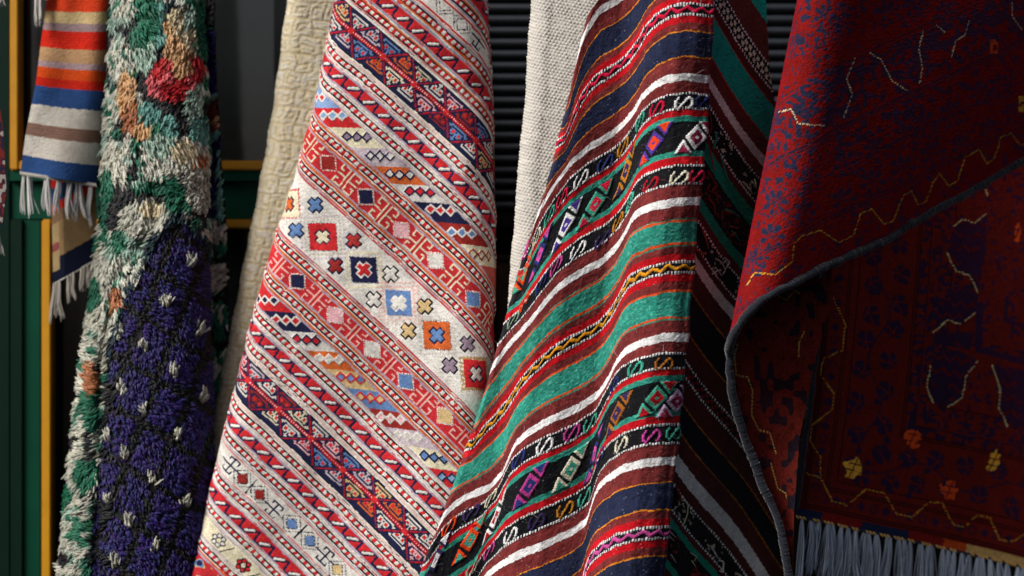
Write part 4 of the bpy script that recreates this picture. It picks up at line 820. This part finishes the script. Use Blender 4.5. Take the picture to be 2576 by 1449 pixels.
for pl in ([(255, 520), (335, 440), (460, 350), (600, 290), (560, 400), (545, 580), (460, 622), (330, 612), (300, 540)], [(690, 260), (945, 155), (930, 410), (870, 440), (795, 400)]):
    pl = np.array(A5(pl)); inside = np.zeros(cu.shape, bool); x0, y0 = pl[-1]
    for x1, y1 in pl:
        inside ^= ((y0 > cv) != (y1 > cv)) & (cu < (x1 - x0) * (cv - y0) / (y1 - y0 + 1e-9) + x0); x0, y0 = x1, y1
    inside &= (ctt > 0); nz_ = noise2(cu / 10, cv / 7, 29); c[inside] = np.where((nz_[inside] > .62)[:, None], RC['red'], RC['navy'])
yarnc = hx('d8c9a0')
polyline(c, cu, cv, [A5(p_) for p_ in ([(235, 555), (295, 540), (330, 612), (460, 622)], [(610, 290), (570, 390), (598, 470), (555, 580)], [(685, 262), (740, 295), (795, 400), (868, 448)], [(948, 155), (928, 240), (945, 330), (932, 410)], [(1015, 125), (1055, 160)], [(1175, 105), (1155, 175), (1110, 200), (1090, 280)], [(1390, 10), (1390, 80), (1440, 150)])], yarnc, 1.7, True)
polyline(c, cu, cv, [A5([(75, 1415), (115, 1350), (215, 1360), (300, 1295), (310, 1210), (345, 1170), (440, 1140), (530, 1200), (605, 1165), (640, 1055), (695, 1035), (755, 1110), (800, 1095), (850, 970), (890, 945), (925, 1015), (965, 995), (1000, 900), (1030, 860), (1075, 920), (1120, 895), (1155, 780), (1225, 740), (1265, 810), (1300, 790), (1335, 680), (1385, 660), (1430, 720), (1480, 700)])], hx('d8a438'), 1.8, True)
for x, y_, a_, b_, cl_ in ((1300, 230, 20, 36, 'ora'), (1435, 515, 13, 40, 'gold')):
    cu0, cv0 = A5([(x, y_)])[0]; m_ = ((np.abs(cu - cu0) < a_ * .5) & (np.abs(cv - cv0) < b_ * .5)) & (noise2(cu / 5, cv / 5, 3) > .35); c[m_] = RC[cl_]
c *= (.72 + .5 * noise2(cu / 3.2, cv / 3.2, 47))[..., None] * (.9 + .2 * noise2(cu / 40, cv / 40, 48))[..., None]
X = P(fu_, fv_, fy_); n = normals(X); sgn = -1 if n[z0 + 90, 200, 1] > 0 else 1
X = X + n * sgn * S * (.9 * noise2(fu_ / 3, fv_ / 3, 53) + .4 * R_.standard_normal(fu_.shape))[..., None]
link('folded_corner', grid_mesh('carpet_flap', X, c, flip=sgn < 0), M_pile, fr_)
# dark blue binding along the flap and down the hidden edge
eb = P(fu_[z0:, -1], fv_[z0:, -1] + 6, fy_[z0:, -1] + 2)[::4]
dn_v = np.array([884, 905, 930, 965, 1000, 1045, 1090, 1145, 1200, 1245, 1290, 1330, 1370, 1410, 1449, 1560.]); dn_u = np.array([1828, 1828, 1828, 1831, 1836, 1848, 1862, 1881, 1902, 1921, 1940, 1953, 1965, 1971, 1976, 1990.])
vd = np.linspace(884, 1560, 120); lead = P(smooth(interp(vd, dn_v, dn_u), 9) + 8, vd, -192 + 62 * np.clip((vd - 884) / 250, 0, 1))
path = np.concatenate([lead[::-1], eb]); 
for _ in range(3): path[1:-1] = (path[:-2] + 2 * path[1:-1] + path[2:]) / 4
def rope(name, path, r, cl_, parent, mat, sides=16, rough=.16):
    L_ = np.concatenate([[0], np.cumsum(np.linalg.norm(np.diff(path, axis=0), axis=1))]) / S; l_ = np.arange(0, L_[-1], 2.2)
    p_ = np.stack([np.interp(l_, L_, smooth(path[:, q], 5)) for q in range(3)], 1); p_[:, 2] += (noise2(l_ / 35, l_ * 0, 8) - .5) * 5 * S; p_[:, 0] += (noise2(l_ / 28, l_ * 0 + 3, 8) - .5) * 4 * S
    rad_ = r * S * (1 + rough * (noise2(l_ / 26., l_ * 0, 3) - .5) * 1.6 + .045 * np.sin(l_ * 2 * np.pi / 8.5) + .07 * R_.standard_normal(len(l_)))
    return link(name, tubes(name, p_[None], rad_[None], np.array([cl_]), sides), mat, parent)
M_bind = wool('binding_wool', .9, .5, .5, 500, .9, .2, base=tuple(hx('1d212b')))
rope('binding', path, 10, hx('1d212c'), fr_, M_bind)
# dark reverse hanging below the tip
gs, gv = np.meshgrid(np.linspace(0, 1, 110), np.arange(700, 1562, 2.6), indexing='ij')
lu = interp(gv, np.concatenate([[690, 800], dn_v]), np.concatenate([[1905, 1860], dn_u])) + 6; ru3 = interp(gv, [700, 900, 1100, 1280, 1560], [2110, 2052, 2012, 1998, 1992]); xu = lu + (ru3 - lu) * gs; xy = -180 + 62 * np.clip((gv - 884) / 250, 0, 1) + (xu - lu) * .26 + 14 * np.sin(gs * 3)
cu, cv = centre(xu), centre(gv); c = np.broadcast_to(hx('5c1c14'), cu.shape + (3,)).copy(); nz_ = noise2(cu / 17, cv / 22, 66); c[nz_ > .66] = hx('16161f'); c[(noise2(cu / 5, cv / 5, 67) > .7)] *= .6
polyline(c, cu, cv, [A6(p_) for p_ in ([(30, 300), (15, 370), (25, 455), (80, 465), (105, 530), (100, 650), (135, 725), (190, 740), (220, 840)], [(195, 890), (230, 1015), (270, 1040), (272, 1060)], [(360, 240), (335, 290), (333, 360)], [(220, 55), (275, 85), (310, 35), (340, 50)])], hx('b0934a'), 1.7, True)
c *= (.75 + .5 * noise2(cu / 3, cv / 3, 68))[..., None]
X = P(xu, gv, xy); n = normals(X); sgn = -1 if n[50, 100, 1] > 0 else 1
link('reverse_side', grid_mesh('carpet_reverse', X, c, flip=sgn < 0), M_pile, fr_, label='darker maroon reverse of the folded carpet')

# lower carpet with fringe
lc = thing('carpet', 'dark red carpet with yellow zigzag border and slate blue fringe along its bottom', 'carpet', tuple(P(2300, 1500, 150)), 'rugs hung up outside the shop')
ps, qs2 = np.meshgrid(np.arange(0, 740, 3.2), np.arange(0, 1000, 3.2), indexing='ij')       # along the bottom edge, up the left edge
def low_pos(p_, q_):
    eu = 2005 + q_ * .108 + p_ + 8 * np.sin(q_ / 220.); ev = 1282 - q_ + interp(p_, [0, 79, 191, 292, 394, 495, 571, 760], [0, 15, 41, 61, 84, 107, 127, 172]) * np.clip(1 - q_ / 2600., .5, 1)
    return eu, ev, 120 + p_ * .55 + 14 * np.sin(p_ / 130. + q_ / 300.) - .03 * q_
lu_, lv_, ly_ = low_pos(ps, qs2); cu, cv = centre(lu_), centre(lv_); cp, cq_ = centre(ps), centre(qs2)
c = np.broadcast_to(hx('621b13'), cu.shape + (3,)).copy()
dE = np.minimum(cp, cq_)                                     # distance from the two visible edges
mit = cp < cq_
along = np.where(mit, cq_, cp)
NV = hx('161b38'); DK = hx('1e0c0c')
for e0, wd_ in ((11, 2), (17, 1.5), (62, 1.6), (68, 1.6), (88, 1.3), (228, 2.2), (236, 1.8), (262, 1.6), (318, 2.5)): c[np.abs(dE - e0) < wd_] = DK
m_ = (dE > 20) & (dE < 60); dmo = (np.abs(((along / 62) % 1) - .5) * 62 + np.abs(dE - 40) < 12); c[m_ & dmo] = NV; ring = np.abs(np.hypot((((along + 31) / 62) % 1 - .5) * 62, dE - 40) - 9) < 1.7; c[m_ & ring] = NV
m_ = (dE > 238) & (dE < 262) | (dE > 264) & (dE < 316); zz = noise2(along / 8, dE / 8, 36); c[m_ & (zz > .55)] = NV
m_ = dE > 320; zz = noise2(cp / 9, cq_ / 9, 39); c[m_ & (zz > .74)] = NV
def inpoly(pl, x, yv):
    ins = np.zeros(x.shape, bool); x0, y0 = pl[-1]
    for x1, y1 in pl:
        ins ^= ((y0 > yv) != (y1 > yv)) & (x < (x1 - x0) * (yv - y0) / (y1 - y0 + 1e-9) + x0); x0, y0 = x1, y1
    return ins
for pl in (A6([(985, 400), (968, 520), (1000, 590), (1075, 610), (1145, 560), (1160, 460), (1220, 385), (1120, 330), (1010, 340)]), A6([(1290, 405), (1330, 520), (1322, 610), (1365, 705), (1480, 740), (1480, 430)]), A6([(1000, 245), (1070, 180), (1140, 205), (1205, 145), (1225, 45), (1200, 0), (1090, 20), (1020, 120), (1000, 300), (1180, 330), (1210, 240)]), A5([(1095, 1130), (1145, 1085), (1205, 1105), (1262, 1055), (1260, 1250), (1225, 1440), (1180, 1365), (1110, 1340), (1075, 1240)])):
    ins = inpoly(pl, cu, cv); chev = ((cp / 30. % 1 - .5).__abs__() * 30 + cq_) % 34 < 7; c[ins] = NV; c[ins & chev & (zz > .25) & (noise2(cp / 40, cq_ / 40, 8) > .3)] = hx('5c140e')
for pl in (A6([(1210, 95), (1250, 95), (1240, 320), (1449, 370), (1449, 400), (1205, 340)]), A6([(1350, 90), (1375, 90), (1365, 175), (1449, 200), (1449, 220), (1345, 190)])): c[inpoly(pl, cu, cv)] = NV
for r_i, e0 in enumerate((118, 185)):
    for q in range(14):
        al_ = 70 + q * 74 + r_i * 37
        for side_ in (0, 1):
            fx, fy = (al_, e0) if side_ == 0 else (e0, al_)
            if min(fx, fy) < e0 - 40: continue
            dx, dy = cp - fx, cq_ - fy; rr_ = np.hypot(dx, dy); an_ = np.arctan2(dy, dx); r_ = 29
            an_ = an_ + .5 * math.sin(q * 2.3 + r_i); mm_ = (rr_ < r_ * (.75 + .3 * np.cos(an_ + q))) & (rr_ > 5) & (np.abs(np.cos(an_ * 2.5 + q)) > .30 + .5 * np.abs(rr_ / r_ - .6)); c[mm_] = NV; c[(np.hypot(dx - 24 * math.cos(q), dy - 30 * math.sin(q * 1.7)) < 8)] = NV
m_ = (dE > 70) & (dE < 228) & (np.abs(dE - 150 - 22 * np.sin(along / 37.)) < 2.2); c[m_] = NV
polyline(c, cu, cv, [A6([(500, 60), (565, 210), (548, 330), (455, 375), (440, 450), (510, 550), (495, 630), (400, 700), (390, 780), (440, 860), (440, 960), (500, 1080), (575, 1100), (665, 1020), (755, 1035), (815, 1140), (895, 1160), (975, 1080), (1045, 1090), (1095, 1190), (1150, 1210), (1220, 1145), (1280, 1160), (1325, 1265), (1395, 1280), (1449, 1240), (1500, 1225)]), A6([(370, 940), (435, 960)])], hx('c8922c'), 1.7, True)
polyline(c, cu, cv, [A6(p_) for p_ in ([(1000, 245), (1070, 180), (1140, 205), (1205, 145)], [(1200, 0), (1220, 45)], [(985, 400), (968, 520), (1000, 590)], [(1075, 610), (1145, 560), (1160, 460), (1220, 385)], [(1290, 405), (1330, 520), (1322, 610), (1365, 705)])] + [A5(p_) for p_ in ([(1095, 1130), (1145, 1085), (1205, 1105), (1262, 1055)], [(1065, 1250), (1110, 1340), (1180, 1365), (1215, 1440)], [(1250, 920), (1270, 970)])], hx('dccb8c'), 1.7, True)
for fn, l in ((A6, ((895, 765, 36, 44, 'ora'), (605, 910, 40, 44, 'gold'), (1295, 885, 28, 48, 'gold'), (1080, 1020, 34, 40, 'ora'))), (A5, ((1415, 1155, 14, 36, 'ora'),))):
    for x, y_, a_, b_, cl_ in l:
        cu0, cv0 = fn([(x, y_)])[0]; dx, dy = cu - cu0, cv - cv0; m_ = (np.hypot(dx / (a_ * .62), dy / (b_ * .62)) < .55 + .75 * noise2(cu / 11 + 2, cv / 11, 3)) & (np.abs(dx + dy * .5) > 1.8) & (np.abs(np.abs(dy - dx * .3) - 9) > 1.2); c[m_] = RC[cl_]
c *= (.72 + .5 * noise2(cu / 3.2, cv / 3.2, 147))[..., None]
X = P(lu_, lv_, ly_); n = normals(X); sgn = -1 if n[100, 100, 1] > 0 else 1
X = X + n * sgn * S * (.9 * noise2(lu_ / 3, lv_ / 3, 53))[..., None]
link('pile_face', grid_mesh('lower_carpet', X, c, flip=sgn < 0), M_pile, lc)
qe = np.linspace(0, 995, 140); e_ = low_pos(np.full(140, -4.), qe); rope('binding', P(e_[0], e_[1], e_[2] - 4), 8, hx('20242e'), lc, M_bind)
# woven end band, yellow overcast stitches and fringe
pe = np.arange(0, 740, 2.0); wb = np.arange(-1, 24, 3.); gp, gw = np.meshgrid(pe, wb, indexing='ij'); e_ = low_pos(gp, 4 - gw)
cwb = np.array([hx(k) for k in ('1e2746', '7c1a18', '1e2746', '7c1a18', 'b8481c', 'c9a464')])[np.searchsorted([70, 165, 285, 375, 430, ], centre(gp) + 8 * noise2(centre(gp) / 9, centre(gw) / 4, 5))]
band = P(e_[0], e_[1], e_[2] - 3 - 1.5 * np.sin(gw * 2.)); link('woven_end', grid_mesh('woven_end', band, cwb * R_.uniform(.7, 1.2, cwb.shape[:2])[..., None], flip=True), M_flat, lc)
ns = 84; pp = np.linspace(4, 735, ns); K_ = np.linspace(-1, 1, 5); e_ = low_pos(pp[:, None] + K_ * 4.6, 4 - (22 + K_ * 3.4))
cst = np.where((np.arange(ns) % 4 < 3)[:, None] & (R_.random((ns, 1)) > .12), hx('dcae62'), hx('20283f'))
link('overcast_edge', tubes('overcast_edge', P(e_[0], e_[1], e_[2] - 7), np.array([1.2, 2.6, 3., 2.6, 1.2]) * S, cst, 6), M_cotton, lc)
for p_ in np.cumsum(R_.uniform(13, 24, 39)):
    e_ = low_pos(np.array(p_ + R_.normal(0, 2)), np.array(-20.)); tassel(lc, float(e_[0]), float(e_[1]), R_.uniform(125, 172), float(e_[2]) - 4, 'aab8cc', R_.normal(-12, 9), 18, 21, 1.15, 'fringe_tassel', None, 7.5)
